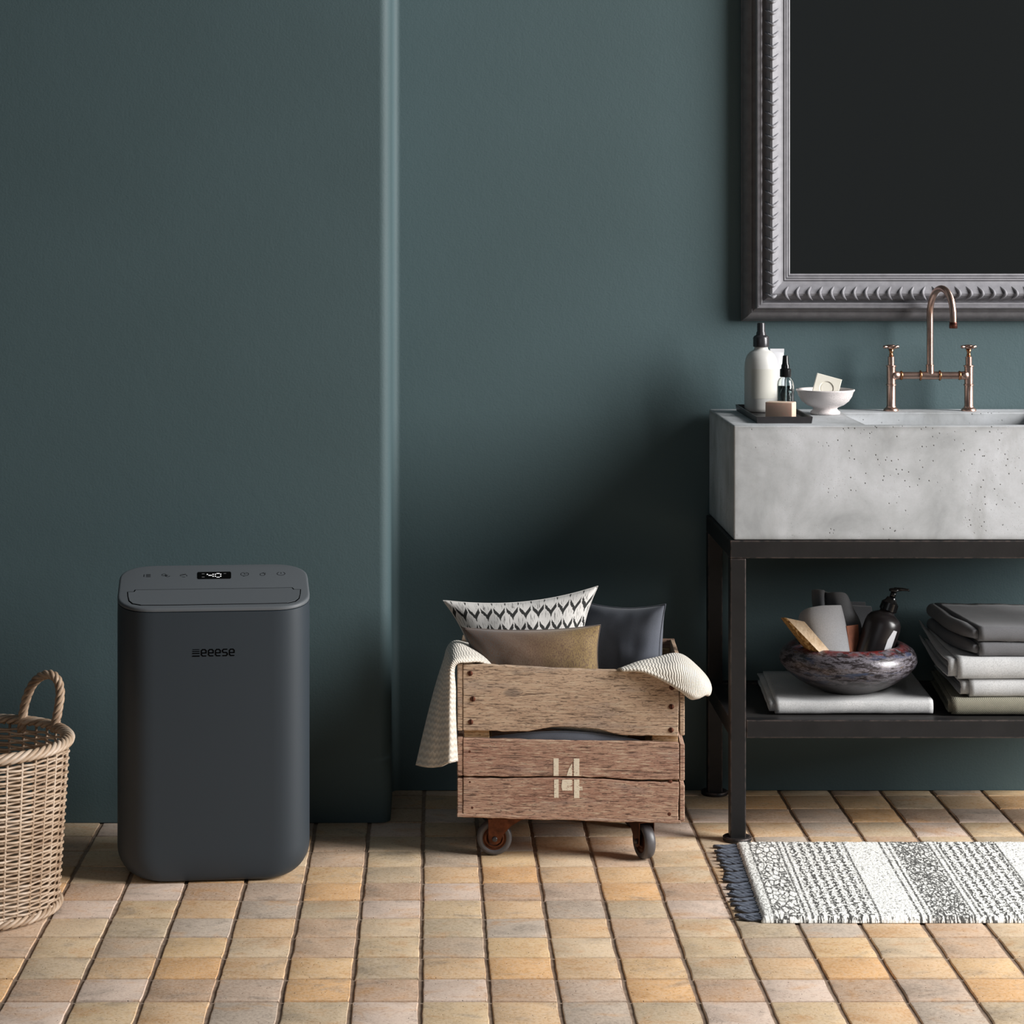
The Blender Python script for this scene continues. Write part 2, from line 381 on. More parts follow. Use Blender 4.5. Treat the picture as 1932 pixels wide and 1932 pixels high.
# patterned cushion: rows of white leaves on charcoal
m = NT('leaf_print_cotton'); uv = m.n('ShaderNodeTexCoord').outputs['UV']
wob = m.math('MULTIPLY', m.math('SUBTRACT', m.noise(uv, 55, 3), .5), .014)
s = m.sep(uv); u_ = m.math('ADD', s[0], wob); v_ = m.math('ADD', s[1], m.math('MULTIPLY', wob, 1.5))
white = None
for o_ in (0.0, .5):
    ry = m.math('FRACT', m.math('ADD', m.math('MULTIPLY', v_, 2.9), o_))
    cx = m.math('FRACT', m.math('ADD', m.math('MULTIPLY', u_, 11.5), o_)); ax = m.math('ABSOLUTE', m.math('SUBTRACT', cx, .5))
    yy_ = m.math('MINIMUM', m.math('DIVIDE', ry, .64), 1.0)
    sn = m.math('POWER', m.math('MAXIMUM', m.math('SINE', m.math('MULTIPLY', yy_, PI)), .0001), 1.35)
    lf = m.math('SUBTRACT', m.math('MULTIPLY', sn, .485), ax); inl = m.step(lf, .0, .035)
    stem = m.math('MULTIPLY', m.math('MULTIPLY', m.step(ax, .075, .04), m.step(ry, .5, .58)), m.step(ry, .84, .80))
    streak = m.math('MULTIPLY', m.step(m.noise(m.coord('UV', scale=(190, 8, 1)), 1, 3), .56, .63), m.step(lf, .10, .18))
    w_ = m.math('MAXIMUM', m.math('MULTIPLY', inl, m.math('SUBTRACT', 1.0, m.math('MULTIPLY', streak, .85))), stem)
    white = w_ if white is None else m.math('MAXIMUM', white, w_)
c = m.mix(white, lin((40, 40, 39)), lin((212, 209, 205)))
m.bump(m.noise(m.coord(), 700, 2), .25, .0006); LEAFY = m.set(c, .88)

# rug
m = NT('flatweave_rug'); uv = m.n('ShaderNodeTexCoord').outputs['UV']; s = m.sep(uv)
wob = m.math('MULTIPLY', m.math('SUBTRACT', m.noise(uv, 70, 3), .5), .006)
X = m.math('ADD', s[0], wob); Yc = s[1]
fine = m.noise(m.coord('UV', scale=(1, .45, 1)), 210, 3, .65); med = m.noise(uv, 150, 3, .7)
def band(a, b, e=.0015): return m.math('MULTIPLY', m.step(X, a-e, a+e), m.step(X, b+e, b-e))
def line(x0, wd): return m.step(m.math('ABSOLUTE', m.math('SUBTRACT', X, x0)), wd, wd*.5)
cellw = m.step(m.voro(m.coord('UV', scale=(1.3, .5, 1)), 70, 'DISTANCE_TO_EDGE'), .14, .08)
tz = m.math('ABSOLUTE', m.math('SUBTRACT', m.math('FRACT', m.math('MULTIPLY', Yc, 40.0)), .5))
zz = m.math('ADD', m.math('MULTIPLY', m.math('SINE', m.math('MULTIPLY', m.math('ADD', X, m.math('MULTIPLY', tz, .006)), 2*PI/.0185)), .5), .5)
zig = m.step(m.math('ADD', fine, m.math('MULTIPLY', zz, .13)), .565, .60)
speck = m.step(fine, .51, .55); lite = m.step(m.noise(m.coord('UV', scale=(.75, .9, 1)), 170, 3, .6), .57, .61)
brk = m.step(med, .38, .50)
blk = m.math('MULTIPLY', lite, .8)
for a, b, tex in ((0, .024, m.math('MULTIPLY', speck, .6)), (.024, .082, m.math('MULTIPLY', cellw, brk)), (.104, .222, zig), (.325, .402, m.math('MAXIMUM', m.math('MULTIPLY', cellw, brk), speck)),
                  (.424, .545, zig), (.655, .70, zig), (.76, .90, zig)):
    k = band(a, b); blk = m.math('ADD', m.math('MULTIPLY', blk, m.math('SUBTRACT', 1.0, k)), m.math('MULTIPLY', tex, k))
for x0 in (.026, .086, .0985, .226, .303, .317, .406, .418, .548, .65, .71):
    blk = m.math('MAXIMUM', blk, m.math('MULTIPLY', line(x0, .0032), brk))
c = m.mix(m.math('MULTIPLY', blk, .93), lin((252, 252, 247)), lin((40, 39, 37)))
m.bump(m.math('ADD', fine, med), .7, .003); RUG = m.set(c, .95)

# ------------------------------------------------------------------ room shell
YL, YB, XC = 5.148, 5.442, -.0935
rb, rc = .0255, .019
def arc(cx, cy, r, a0, a1, n=12): return [(cx+r*math.cos(math.radians(a0+(a1-a0)*i/n)), cy+r*math.sin(math.radians(a0+(a1-a0)*i/n))) for i in range(n+1)]
def wall(name, poly, z1=2.7, smooth=True):
    o = mk(name, prism(poly, lambda a, b: (a, b, 0), lambda a, b: (a, b, z1)), WALL)
    o['kind'] = 'structure'; o.data.polygons.foreach_set('use_smooth', [len(p.vertices) == 4 for p in o.data.polygons])
    o.data.set_sharp_from_angle(angle=math.radians(20)); return o
wall('wall_left', [(-2.6, YL)]+arc(XC-rb, YL+rb, rb, -90, 0)+[(XC, YB-rc), (XC, 5.56), (-2.6, 5.56)])
wall('wall_back', [(XC, YB-rc)]+arc(XC+rc, YB-rc, rc, 180, 90)+[(3.1, YB), (3.1, 5.56), (XC, 5.56)])
TW, X0, Y0, JT = .1188, -.0207, 3.967, .0052
floor = mk('floor', box(-2.6, 3.1, 1.6, 5.56, -.06, -.0038), MORTAR); floor['kind'] = 'structure'
def tile_mesh(i, full=TW):
    rnd = random.Random(i); hx_, hy_ = TW/2-.0040, TW/2-.0018; out = []
    for a, b in (((-1, -1), (1, -1)), ((1, -1), (1, 1)), ((1, 1), (-1, 1)), ((-1, 1), (-1, -1))):
        for k in range(4):
            t = k/4; x = (a[0]+(b[0]-a[0])*t)*hx_; y = (a[1]+(b[1]-a[1])*t)*hy_
            out.append((x+rnd.uniform(-1, .7)*.0014*(1 if x > 0 else -1), y+rnd.uniform(-1, .6)*.0009*(1 if y > 0 else -1)))
    n = len(out); rims = [(1, -.010), (1, -.0022), (.984, -.0004), (.955, 0)]
    V = [(x*s, y*s, z+(rnd.uniform(-.0004, .0002) if z > -.005 and s > .96 else 0)) for s, z in rims for x, y in out]
    Fc = [(r*n+k, r*n+(k+1) % n, (r+1)*n+(k+1) % n, (r+1)*n+k) for r in range(len(rims)-1) for k in range(n)]+[tuple(range(3*n, 4*n))]
    return mesh('tile', V, Fc, TILE, True)
TM = [tile_mesh(i) for i in range(5)]
for t in TM: t.set_sharp_from_angle(angle=math.radians(40))
pal = dict(P=(194, 178, 170), Y=(190, 168, 134), T=(192, 162, 126), G=(158, 149, 141), O=(176, 160, 134), B=(172, 144, 124), R=(166, 139, 118),
           S=(172, 154, 142), Q=(204, 158, 106), L=(174, 158, 133), K=(202, 168, 124), Z=(190, 170, 138), W=(162, 147, 131), V=(204, 174, 130),
           U=(197, 178, 150), N=(182, 156, 134), M=(166, 154, 132), J=(170, 162, 154))
pat = ['PYTGO', 'BPRSQ', 'LTQTK', 'ZWVUN', 'UMJTN']
def tcol(k, j):
    c_ = pal[pat[(j+1) % 5][(k+1) % 5]]; return lin(tuple(min(235, (a*.72+b*.28)*1.15) for a, b in zip(c_, (190, 160, 128))))
shown = set()
for j in range(-1, 13):
    for k in range(-9, 12):
        xa, ya = X0+k*TW, Y0+j*TW
        yl = YB if xa > XC-.06 else YL
        if k == -1: yl = YB if xa >= XC else YL
        if ya > yl-.012: continue
        sy = min(1, (yl-ya)/TW)
        o = link('tile', random.choice(TM), parent=floor, loc=(xa+TW/2, ya+TW*sy/2, random.uniform(-.0006, .0003)), scale=(1, sy, 1),
                 rot=(random.uniform(-.004, .004), random.uniform(-.004, .004), 0))
        o.color = tcol(k, j); shown.add((k, j))
V, Fc = [], []
for j in range(-19, 13):
    for k in range(-21, 26):
        if (k, j) in shown: continue
        xa, ya = X0+k*TW, Y0+j*TW
        yl = YB if xa > XC-.06 else YL
        if ya > yl-.012: continue
        y2 = min(ya+TW, yl); g = JT/2
        b_ = box(xa+g, xa+TW-g, ya+g, y2-g, -.010, 0)
        n = len(V); V += b_[0]; Fc += [tuple(i+n for i in f) for f in b_[1][1:]]
o = mk('tile', (V, Fc), TILE, floor); o['kind'] = 'stuff'; o.color = lin((186, 162, 134)); o['label'] = 'rest of the clay tiles'

# ------------------------------------------------------------------ dehumidifier
DX = (403.5-U0)*4.67/F
dh = root('dehumidifier', (DX, 4.67, 0), 'tall dark slate dehumidifier with a grey sloping lid, standing before the left wall', 'dehumidifier', rz=math.atan(-DX/4.67))
A_, D_, RC = .1955, .25, .078
def ringpts(ins=0.0, insy=None, n=10):
    insy = ins if insy is None else insy
    a = A_-ins; y0, y1 = insy, D_-insy; r = max(.01, RC-ins*.5); pts = []
    ex = 2.35
    for (cx, cy, a0) in ((a-r, y0+r, -90), (a-r, y1-r, 0), (-a+r, y1-r, 90), (-a+r, y0+r, 180)):
        for i in range(n+1):
            t = math.radians(a0+90*i/n); ct, st = math.cos(t), math.sin(t)
            pts.append((cx+r*math.copysign(abs(ct)**(2/ex), ct), cy+r*math.copysign(abs(st)**(2/ex), st)))
    return pts
def lidz(y): return .556+.2*y
def loft(rings):
    n = len(rings[0]); V = [p for r in rings for p in r]
    Fc = [(i*n+k, i*n+(k+1) % n, (i+1)*n+(k+1) % n, (i+1)*n+k) for i in range(len(rings)-1) for k in range(n)]
    Fc += [tuple(reversed(range(n))), tuple(range((len(rings)-1)*n, len(rings)*n))]
    return V, Fc
rr = .062
rings = []
for i in range(11):
    t = i/10*PI/2; ins = rr*(1-math.sin(t)); z = .004+rr*(1-math.cos(t))
    rings.append([(x, y, z) for x, y in ringpts(ins, ins*.22)])
for f in (.25, .5, .75, .95): rings.append([(x, y, .07+f*(lidz(y)-.07-.014)) for x, y in ringpts(0)])
rings.append([(x, y, lidz(y)-.0095) for x, y in ringpts(0.0005)]); rings.append([(x, y, lidz(y)-.0082) for x, y in ringpts(0.0035)])
body = mk('housing', loft(rings), BODY, dh, True, True); body.data.set_sharp_from_angle(angle=math.radians(50))
rings = [[(x, y, lidz(y)+dz) for x, y in ringpts(i_)] for i_, dz in ((.003, -.0082), (.0002, -.0072), (0, -.004), (.0008, -.0016), (.0025, -.0004), (.005, 0))]
lid = mk('lid', loft(rings), LID, dh, True, True, label='lighter grey sloping lid with hatch and display'); lid.data.set_sharp_from_angle(angle=math.radians(50))
for sx in (-1, 1):
    for yy in (.045, .205):
        mk('foot', lathe([(.014, 0), (.016, .002), (.016, .006)], (sx*.11, yy, 0), 16), BLKPL, dh, True, True)
def lp(u, v, dz=.0):          # a mark on the lid
    lo, hi = 0.0, .25
    for _ in range(30):
        y = (lo+hi)/2
        if 420+(H-lidz(y))*F/(4.67+y) > v: lo = y
        else: hi = y
    return Vector(((u-403.5)*(4.67+y)/F, y, lidz(y)+dz))
def lidpoly(pts, d0, d1):
    return prism(pts, lambda a, b: lp(a, b, d0), lambda a, b: lp(a, b, d1))
hat = [(243, 1115.3), (255, 1115), (257.5, 1111.6), (550, 1111.6), (553, 1115), (566, 1115.3), (565.5, 1123), (563, 1131), (556, 1136.5), (542, 1139.3), (500, 1139.9),
       (310, 1139.9), (267, 1139.3), (252, 1136.5), (245.5, 1131), (243.5, 1123)]
cx, cy = 404.5, 1126
grow = [(u+(1.9 if u > cx else -1.9), v+(1.1 if v > cy else -1.1)) for u, v in hat]
mk('hatch_gap', lidpoly(grow, -.001, .00012), BLACK, dh, False, True)
mk('hatch', lidpoly(hat, -.001, .0007), LID, dh, False, True)
mk('display', lidpoly([(374, 1079), (434, 1079), (436, 1081), (436, 1090.5), (434, 1092.3), (374, 1092.3), (372.3, 1090.5), (372.3, 1081)], -.001, .0004), GLOSS, dh, False, True, label='black display window')
disp = dh.children[-1] if dh.children else None
def lbar(u0, v0, u1, v1, d=.0006): return lidpoly([(u0, v0), (u1, v0), (u1, v1), (u0, v1)], .0002, d)
segs = [lbar(390.2, 1083, 392.4, 1084.6), lbar(393.3, 1085.1, 400, 1086.3), lbar(401, 1083, 403.2, 1084.6), lbar(401, 1086.8, 403.2, 1088.4), lbar(405.2, 1083, 407.4, 1084.6),
        lbar(405.2, 1086.8, 407.4, 1088.4), lbar(408.5, 1081.9, 414.5, 1082.9), lbar(408.5, 1088.9, 414.5, 1089.8), lbar(415.3, 1083, 417.5, 1084.6), lbar(415.3, 1086.8, 417.5, 1088.4)]
mk('display_digits', join(*segs), LED, dh, False, True, label='lit white digits reading 40')
for q_ in (lbar(381, 1082.2, 386, 1083.2), lbar(381, 1088.2, 386, 1089.2), lbar(422, 1082.2, 426.5, 1083)): mk('display_symbol', q_, LEDD, dh, False, True)
def lrib(pts, wd=.9, squash=.5):
    out = []
    for (a, b), (c_, d_) in zip(pts, pts[1:]):
        dx, dy = c_-a, d_-b; L = math.hypot(dx, dy) or 1; nx, ny = -dy/L*wd/2, dx/L*wd/2*squash
        out.append(lidpoly([(a+nx, b+ny), (c_+nx, d_+ny), (c_-nx, d_-ny), (a-nx, b-ny)], -.0004, .00022))
    return join(*out)
def circ(u, v, ru, rv, a0, a1, n=14): return [(u+ru*math.cos(math.radians(a0+(a1-a0)*i/n)), v-rv*math.sin(math.radians(a0+(a1-a0)*i/n))) for i in range(n+1)]
icons = [
    join(lrib([(273, 1082), (272.5, 1086.5)], 1.1), *[lrib([(276.5, 1082+k*1.5), (285, 1082+k*1.5)], 1.2) for k in range(4)]),
    join(lrib(circ(310, 1083.3, 4, 1.8, 0, 360)), lrib(circ(317, 1085.3, 4, 1.6, 90, 360)), lrib(circ(314, 1084, 3, 1.2, 180, 360))),
    join(lrib(circ(346, 1086, 6, 3.4, 170, 45)), lrib([(341, 1086), (346, 1084), (351, 1082)]), lrib(circ(349, 1085.5, 4, 2, -30, 60)), lrib([(344, 1087.6), (350, 1087.8)])),
    join(lrib(circ(461.5, 1084, 7.5, 3.1, 100, 440)), lrib([(461, 1081.6), (461, 1084.2), (465, 1083.4)]), lrib([(458, 1088), (461, 1088)])),
    join(lrib(circ(495, 1085, 4.6, 2.3, 0, 360)), lrib([(498, 1083.2), (501, 1082)]), lrib([(495, 1082.4), (498, 1081.5)]), lrib([(499, 1084.6), (501.5, 1084)])),
    join(lrib(circ(530, 1084, 7.5, 3.1, 60, -240)), lrib([(530, 1081.4), (530, 1084.3)])),
]
for s_ in icons: mk('touch_icon', s_, BLACK, dh, False, True, label='black touch symbol')
def fp(u, v, y): return Vector(((u-403.5)*4.67/F, y, H-(v-V0)*4.67/F))
def frib(pts, wd=2.0):
    out = []
    for (a, b), (c_, d_) in zip(pts, pts[1:]):
        dx, dy = c_-a, d_-b; L = math.hypot(dx, dy); ex, ey = dx/L*wd*.42, dy/L*wd*.42; nx, ny = -dy/L*wd/2, dx/L*wd/2
        q = [(a-ex+nx, b-ey+ny), (c_+ex+nx, d_+ey+ny), (c_+ex-nx, d_+ey-ny), (a-ex-nx, b-ey-ny)]
        out.append(prism(q, lambda x, z: fp(x, z, -.0005), lambda x, z: fp(x, z, .002)))
    return join(*out)
word = [frib([(364, v_), (376, v_)], w_) for v_, w_ in ((1224.9, 1.0), (1228.4, 1.5), (1232.2, 1.8), (1237.2, 2.1))]
def le(u):
    a, b, t, mdl, bt = u+1, u+9.8, 1225.3, 1231.6, 1237.2; k = 2.2
    return frib([(a, mdl), (b, mdl), (b, t+k), (b-k, t), (a+k, t), (a, t+k), (a, bt-k), (a+k, bt), (b-.5, bt)])
def ls(u):
    a, b, t, mdl, bt = u+1, u+9.8, 1225.3, 1231.3, 1237.2; k = 1.8
    return frib([(b-.5, t), (a+k, t), (a, t+k), (a, mdl-k), (a+k, mdl), (b-k, mdl), (b, mdl+k), (b, bt-k), (b-k, bt), (a+.5, bt)])
mk('wordmark', join(*word, le(379.3), le(392.7), le(405.9), ls(419), le(432)), BLACK, dh, False, True, label='black printed lettering with four bars')

# ------------------------------------------------------------------ wicker basket
BX, BY, RB_, RT_, BH = -.899, 4.50, .170, .1905, .326
bk = root('wicker_basket', (BX, BY, 0), 'tall round tan wicker basket with a twisted loop handle, at the left edge', 'basket')
NS, NR = 38, 44
Rz = lambda z: RB_+(RT_-RB_)*(z/BH)
def weaver(ph):
    pts = []
    n = NS//2*8
    for i in range(n):
        a = 2*PI*i/n; wv_ = math.sin(NS/2*a+ph); wv_ = math.copysign(abs(wv_)**.7, wv_)
        r = .18+.0034*wv_; pts.append((r*math.cos(a), r*math.sin(a), .0009*math.sin(NS/2*a+ph+1.2)))
    V, Fc = tube(pts, .0026, 6, closed=True); return mesh('weaver', V, Fc, WICKER, True)
WV = [weaver(0), weaver(PI)]
for i in range(NR):
    z = .017+i*(BH-.034)/(NR-1); s = Rz(z)/.18
    link('weaver', WV[i % 2], parent=bk, loc=(0, 0, z), scale=(s, s, 1))
stk = tube([(RB_, 0, .008), ((RB_+RT_)/2, 0, BH/2), (RT_, 0, BH-.006)], .0028, 6); stm = mesh('stake', *stk, WICKER, True)
for k in range(NS): link('stake', stm, parent=bk, rot=(0, 0, 2*PI*k/NS))
def braid(R0, z0, mr, sr, dth, n, tilt=1):
    pts = []
    for i in range(15):
        t = i/14; a = -dth*t*1.0; ph = math.radians(200-260*t)
        rad = R0+mr*math.cos(ph); pts.append((rad*math.cos(a), rad*math.sin(a), z0+mr*.8*math.sin(ph)))
    rads = [sr*(.55+.45*math.sin(PI*(i+.5)/15)**.5) for i in range(15)]
    me = mesh('rim_strand', *tube(pts, rads, 6), WICKER, True)
    for k in range(n): link('rim_strand', me, parent=bk, rot=(0, 0, 2*PI*k/n))
braid(RT_, BH, .0095, .0048, .42, 66)
braid(RB_+.001, .011, .0075, .0042, .40, 60)
mk('basket_base', lathe([(.002, .006), (RB_-.006, .006), (RB_-.006, .012), (.002, .012)], (BX, BY, 0), 40), WICKER, bk)
hp = [(41, 1380, 4.672), (42, 1362, 4.672), (45, 1338, 4.67), (52, 1311, 4.665), (64, 1288, 4.66), (80, 1275, 4.65), (97, 1273, 4.64), (109, 1284, 4.632), (113.5, 1305, 4.625), (111, 1332, 4.62), (106, 1358, 4.615), (102, 1380, 4.612)]
path = cline([P(*q) for q in hp], 70)
strands = []
for q in range(4):
    pts = []
    for i, p in enumerate(path):
        t = (path[min(i+1, 70)]-path[max(i-1, 0)]).normalized(); nrm = t.cross(Vector((0, 1, 0))).normalized(); bi = t.cross(nrm)
        a = i*.46+q*PI/2; pts.append(p+(nrm*math.cos(a)+bi*math.sin(a))*.0052)
    strands.append(tube(pts, .0046, 6))
mk('handle', join(*strands), WICKER, bk, True, label='twisted loop handle')

# ------------------------------------------------------------------ vanity stand
SC = 5.0/F
vx0, vx1, yf, yb = .656, 1.642, 4.985+.017, 5.405
st = root('vanity_stand', (1.149, 5.2, 0), 'black steel stand with square legs and a lower shelf, under the concrete sink', 'stand')
for lx in (vx0, vx1):
    for ly in (yf, yb):
        lg = mk('leg', box(lx-.017, lx+.017, ly-.017, ly+.017, .006, .6085, .002), STEEL, st)
        mk('foot', lathe([(.030, 0), (.031, .002), (.031, .008), (.029, .0095), (.006, .0095)], (lx, ly, 0), 32), STEEL, lg, True)
for ly in (yf, yb):
    mk('top_rail', box(vx0-.017, vx1+.017, ly-.017, ly+.017, .609, .6475, .002), STEEL, st)
    mk('shelf_rail', box(vx0+.0175, vx1-.0175, ly-.016, ly+.016, .223, .262, .002), STEEL, st)
for lx in (vx0, vx1):
    mk('top_rail', box(lx-.017, lx+.017, yf+.0175, yb-.0175, .609, .6475, .002), STEEL, st)
    mk('shelf_rail', box(lx-.016, lx+.016, yf+.0175, yb-.0175, .223, .2615, .002), STEEL, st)
mk('shelf_plate', box(vx0+.0165, vx1-.0165, yf+.0165, yb-.0165, .254, .2595, .0008), SHELF, st)

# ------------------------------------------------------------------ concrete sink
sx0, sx1, sy0, sy1, sz0, sz1 = .647, 1.651, 5.0-.012, 5.43, .6485, .894
bx0, bx1, by0, by1, bz = .936, 1.372, 5.012, 5.333, .765
V = [(sx0,sy0,sz0),(sx1,sy0,sz0),(sx1,sy1,sz0),(sx0,sy1,sz0),(sx0,sy0,sz1),(sx1,sy0,sz1),(sx1,sy1,sz1),(sx0,sy1,sz1),
     (bx0,by0,sz1),(bx1,by0,sz1),(bx1,by1,sz1),(bx0,by1,sz1),(bx0+.02,by0+.01,bz),(bx1-.02,by0+.01,bz),(bx1-.02,by1-.01,bz),(bx0+.02,by1-.01,bz)]
Fc = [(3,2,1,0),(0,1,5,4),(1,2,6,5),(2,3,7,6),(3,0,4,7),(4,5,9,8),(5,6,10,9),(6,7,11,10),(7,4,8,11),(8,9,13,12),(9,10,14,13),(10,11,15,14),(11,8,12,15),(12,13,14,15)]
sk = root('concrete_sink', (1.149, 5.2, sz0), 'wide pale grey cast concrete trough sink with small pores, on the black steel stand', 'sink')
o = mk('basin', bevel((V, Fc), .0028, 2), CONC, sk)
mk('drain', lathe([(.022, .7652), (.022, .7672), (.016, .7672)], (1.149, 5.17, 0), 24), COPPER, sk, True, label='copper drain ring')

# ------------------------------------------------------------------ faucet
fy = 5.378; fs = fy/F
fz = lambda v: H-(v-V0)*fs
fx = lambda u: (u-U0)*fs
zt = sz1
fc = root('bridge_faucet', (fx(1754.5), fy, zt), 'aged copper bridge faucet with two cross handles and a tall swan neck spout', 'faucet')
zb = fz(530+1325/7.43)
for u in (1681.3, 1827.7):
    x = fx(u); pr = lambda r: r*fs
    prof = [(pr(14), zt), (pr(14.4), zt+.0025), (pr(12.5), zt+.006), (pr(9.3), zt+.0085), (pr(9.3), zt+.0105), (pr(8.3), zt+.012)]
    for vv in (1455, 1190):
        z = fz(530+vv/7.43)
        prof += [(pr(8.3), z-.0025), (pr(9.8), z-.0015), (pr(9.8), z+.0012), (pr(8.3 if vv == 1455 else 6.1), z+.0022)]
    prof += [(pr(6.1), fz(530+1062/7.43)), (pr(4), fz(530+1058/7.43))]
    pl = mk('pillar', lathe(prof, (x, fy, 0), 32), COPPER, fc, True); pl.data.set_sharp_from_angle(angle=math.radians(45))
    z1 = fz(530+1058/7.43); z2 = fz(530+930/7.43)
    mk('stem', lathe([(pr(3.2), z1-.001), (pr(4.2), z1+.003), (pr(3.2), z1+.006), (pr(3.4), z1+.010), (pr(5.5), z2-.004)], (x, fy, 0), 20), BRASSY, pl, True)
    parts = [lathe([(pr(5.5), z2-.0045), (pr(8.5), z2-.001), (pr(8.8), z2+.0035), (pr(7), z2+.0055), (pr(3), z2+.0062)], (x, fy, 0), 24)]
    for k in range(4):
        a = math.radians(22+90*k); d = Vector((math.cos(a), math.sin(a), 0)); o3 = Vector((x, fy, z2+.001))
        parts.append(tube([o3+d*.006, o3+d*.012, o3+d*.0165, o3+d*.020, o3+d*.0215], [.0032, .0026, .0038, .0034, .0012], 10))
    mk('cross_handle', join(*parts), COPPER, pl, True)
    sgn = 1 if u < 1750 else -1
    mk('elbow', lathe([(pr(9.8), 0), (pr(8.2), .008*1.0), (pr(7.6), .017)], (0, 0, 0), 24, axis='x') if sgn > 0 else xf(lathe([(pr(9.8), 0), (pr(8.2), .008), (pr(7.6), .017)], (0, 0, 0), 24, axis='x'), Matrix.Scale(-1, 4, (1, 0, 0))), COPPER, None, True)
    e = bpy.context.scene.collection.objects[-1]; e.parent = fc; e.location = Vector((x+sgn*.003, fy, zb))-fc.location
xa, xb, xm = fx(1681.3), fx(1827.7), fx(1754.5)
mk('bridge_pipe', tube([(xa+.012, fy, zb), (xb-.012, fy, zb)], 6.9*fs, 24), COPPER, fc, True).data.set_sharp_from_angle(angle=math.radians(45))
for u in (1700.5, 1736.5, 1773, 1810.3):
    big_ = 1 if u in (1736.5, 1773) else .9
    mk('ring', lathe([(6.8*fs, -.003), (9.6*fs*big_, -.0016), (10*fs*big_, 0), (9.6*fs*big_, .0016), (6.8*fs, .003)], (fx(u), fy, zb), 24, axis='x'), BRASSY, fc, True)
mk('tee_joint', join(lathe([(7.5*fs, zb), (7.6*fs, zb+.010), (7.3*fs, fz(690.5)), (7.9*fs, fz(690)), (7.9*fs, fz(688)), (6.5*fs, fz(687.5))], (xm, fy, 0), 28),
     lathe([(7.6*fs, xm-.020), (7.9*fs, xm), (7.6*fs, xm+.020)], (0, fy, zb), 28, axis='x')), COPPER, fc, True).data.set_sharp_from_angle(angle=math.radians(50))
dv = Vector((.030, -.108, 0)); R_ = dv.length/2; d_ = dv.normalized(); c0 = Vector((xm, fy, 0))
pts = [Vector((xm, fy, fz(690))), Vector((xm, fy, fz(640))), Vector((xm, fy, fz(605)))]
zc_ = fz(594); hz = fz(543)-zc_
for i in range(21):
    a = PI*i/20; pts.append(c0+d_*(R_*(1-math.cos(a)))+Vector((0, 0, zc_+hz*math.sin(a))))
end = pts[-1]; pts.append(end-Vector((0, 0, .008))); pts.append(end-Vector((0, 0, .014)))
mk('spout', tube(pts, 6.1*fs, 24), COPPER, fc, True).data.set_sharp_from_angle(angle=math.radians(50))
e0 = pts[-1]
mk('aerator', lathe([(.0070, .002), (.0090, .0015), (.0092, -.001), (.0078, -.002), (.0094, -.003), (.0094, -.0115), (.0085, -.0125), (.006, -.0125)], e0, 24), AERATOR, fc, True, label='dark ribbed aerator tip').data.set_sharp_from_angle(angle=math.radians(45))

# ------------------------------------------------------------------ mirror
px = .001238
MX0, MX1, MZ0, MZ1 = .7225, 1.585, 1.100, 2.12
mr = root('wall_mirror', (1.15, YB, MZ0), 'large dark mirror in a grey carved rope frame on the wall above the sink', 'mirror')
prof = [(0, .001), (0, .8), (1.2, .9), (2, 1.6), (5, 2.3), (9, 2.85), (13, 3.1), (15, 3.15), (17, 3.3), (18.5, 3.0), (22, 3.2), (24.5, 3.5), (25.5, 4.7), (28.5, 4.85), (29.5, 4.55), (33, 4.75), (35, 4.7), (37.5, 3.5), (39, 3.6),
        (41.5, 4.2), (45, 5.0), (49, 5.65), (53, 5.85), (58, 5.45), (63, 4.9), (67, 4.25), (72, 3.95), (75.5, 3.9), (76, 3.6), (77.5, 4.0), (79.5, 3.95), (80.5, 3.5), (82, 3.75), (84, 3.65), (85, 3.1), (86.5, 3.35), (89, 3.2), (90, 2.4)]
def dprof(t):
    for (a, da), (b, db) in zip(prof, prof[1:]):
        if a <= t <= b and b > a: return (da+(db-da)*(t-a)/(b-a))/100
    return .03
rails = [[], [], [], []]
for t, d in prof:
    k = t*px; y = YB-d/100
    cs = [Vector((MX0+k, y, MZ0+k)), Vector((MX1-k, y, MZ0+k)), Vector((MX1-k, y, MZ1-k)), Vector((MX0+k, y, MZ1-k))]
    for s_ in range(4): rails[s_].append((cs[s_], cs[(s_+1) % 4]))
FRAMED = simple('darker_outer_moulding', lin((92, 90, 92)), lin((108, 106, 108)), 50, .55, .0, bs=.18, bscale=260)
ks = [i for i, p_ in enumerate(prof) if p_[0] == 24.5][0]
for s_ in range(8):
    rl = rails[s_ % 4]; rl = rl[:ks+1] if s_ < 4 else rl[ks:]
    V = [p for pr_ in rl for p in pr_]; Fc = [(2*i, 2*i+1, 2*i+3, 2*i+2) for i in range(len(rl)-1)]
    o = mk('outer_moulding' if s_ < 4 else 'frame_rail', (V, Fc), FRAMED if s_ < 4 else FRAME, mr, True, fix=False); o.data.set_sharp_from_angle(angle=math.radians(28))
k = 88*px
mk('mirror_glass', box(MX0+k, MX1-k, YB-.027, YB-.022, MZ0+k, MZ1-k), MIRROR, mr, label='dark aged mirror glass')
mk('backing', box(MX0+.004, MX1-.004, YB-.012, YB-.0005, MZ0+.004, MZ1-.004), FRAME, mr)
def bead(sg):
    q = [(.0055, .0150), (.0015, .0105), (-.0022, .0058), (-.0036, .001), (-.0022, -.0045), (.002, -.0095), (.0068, -.0140), (.0082, -.0155)]
    pts = cline([(a*sg, -dprof(53-b/px)-.0022, b) for a, b in q], 20)
    return mesh('rope_bead', *tube(pts, [.0011+.0028*math.sin(PI*min(1, (i+1)/18))**.7*(1.15 if i > 8 else .8) for i in range(21)], 7), FRAME, True)
b1, b2 = bead(1), bead(-1)
u = 1483.5
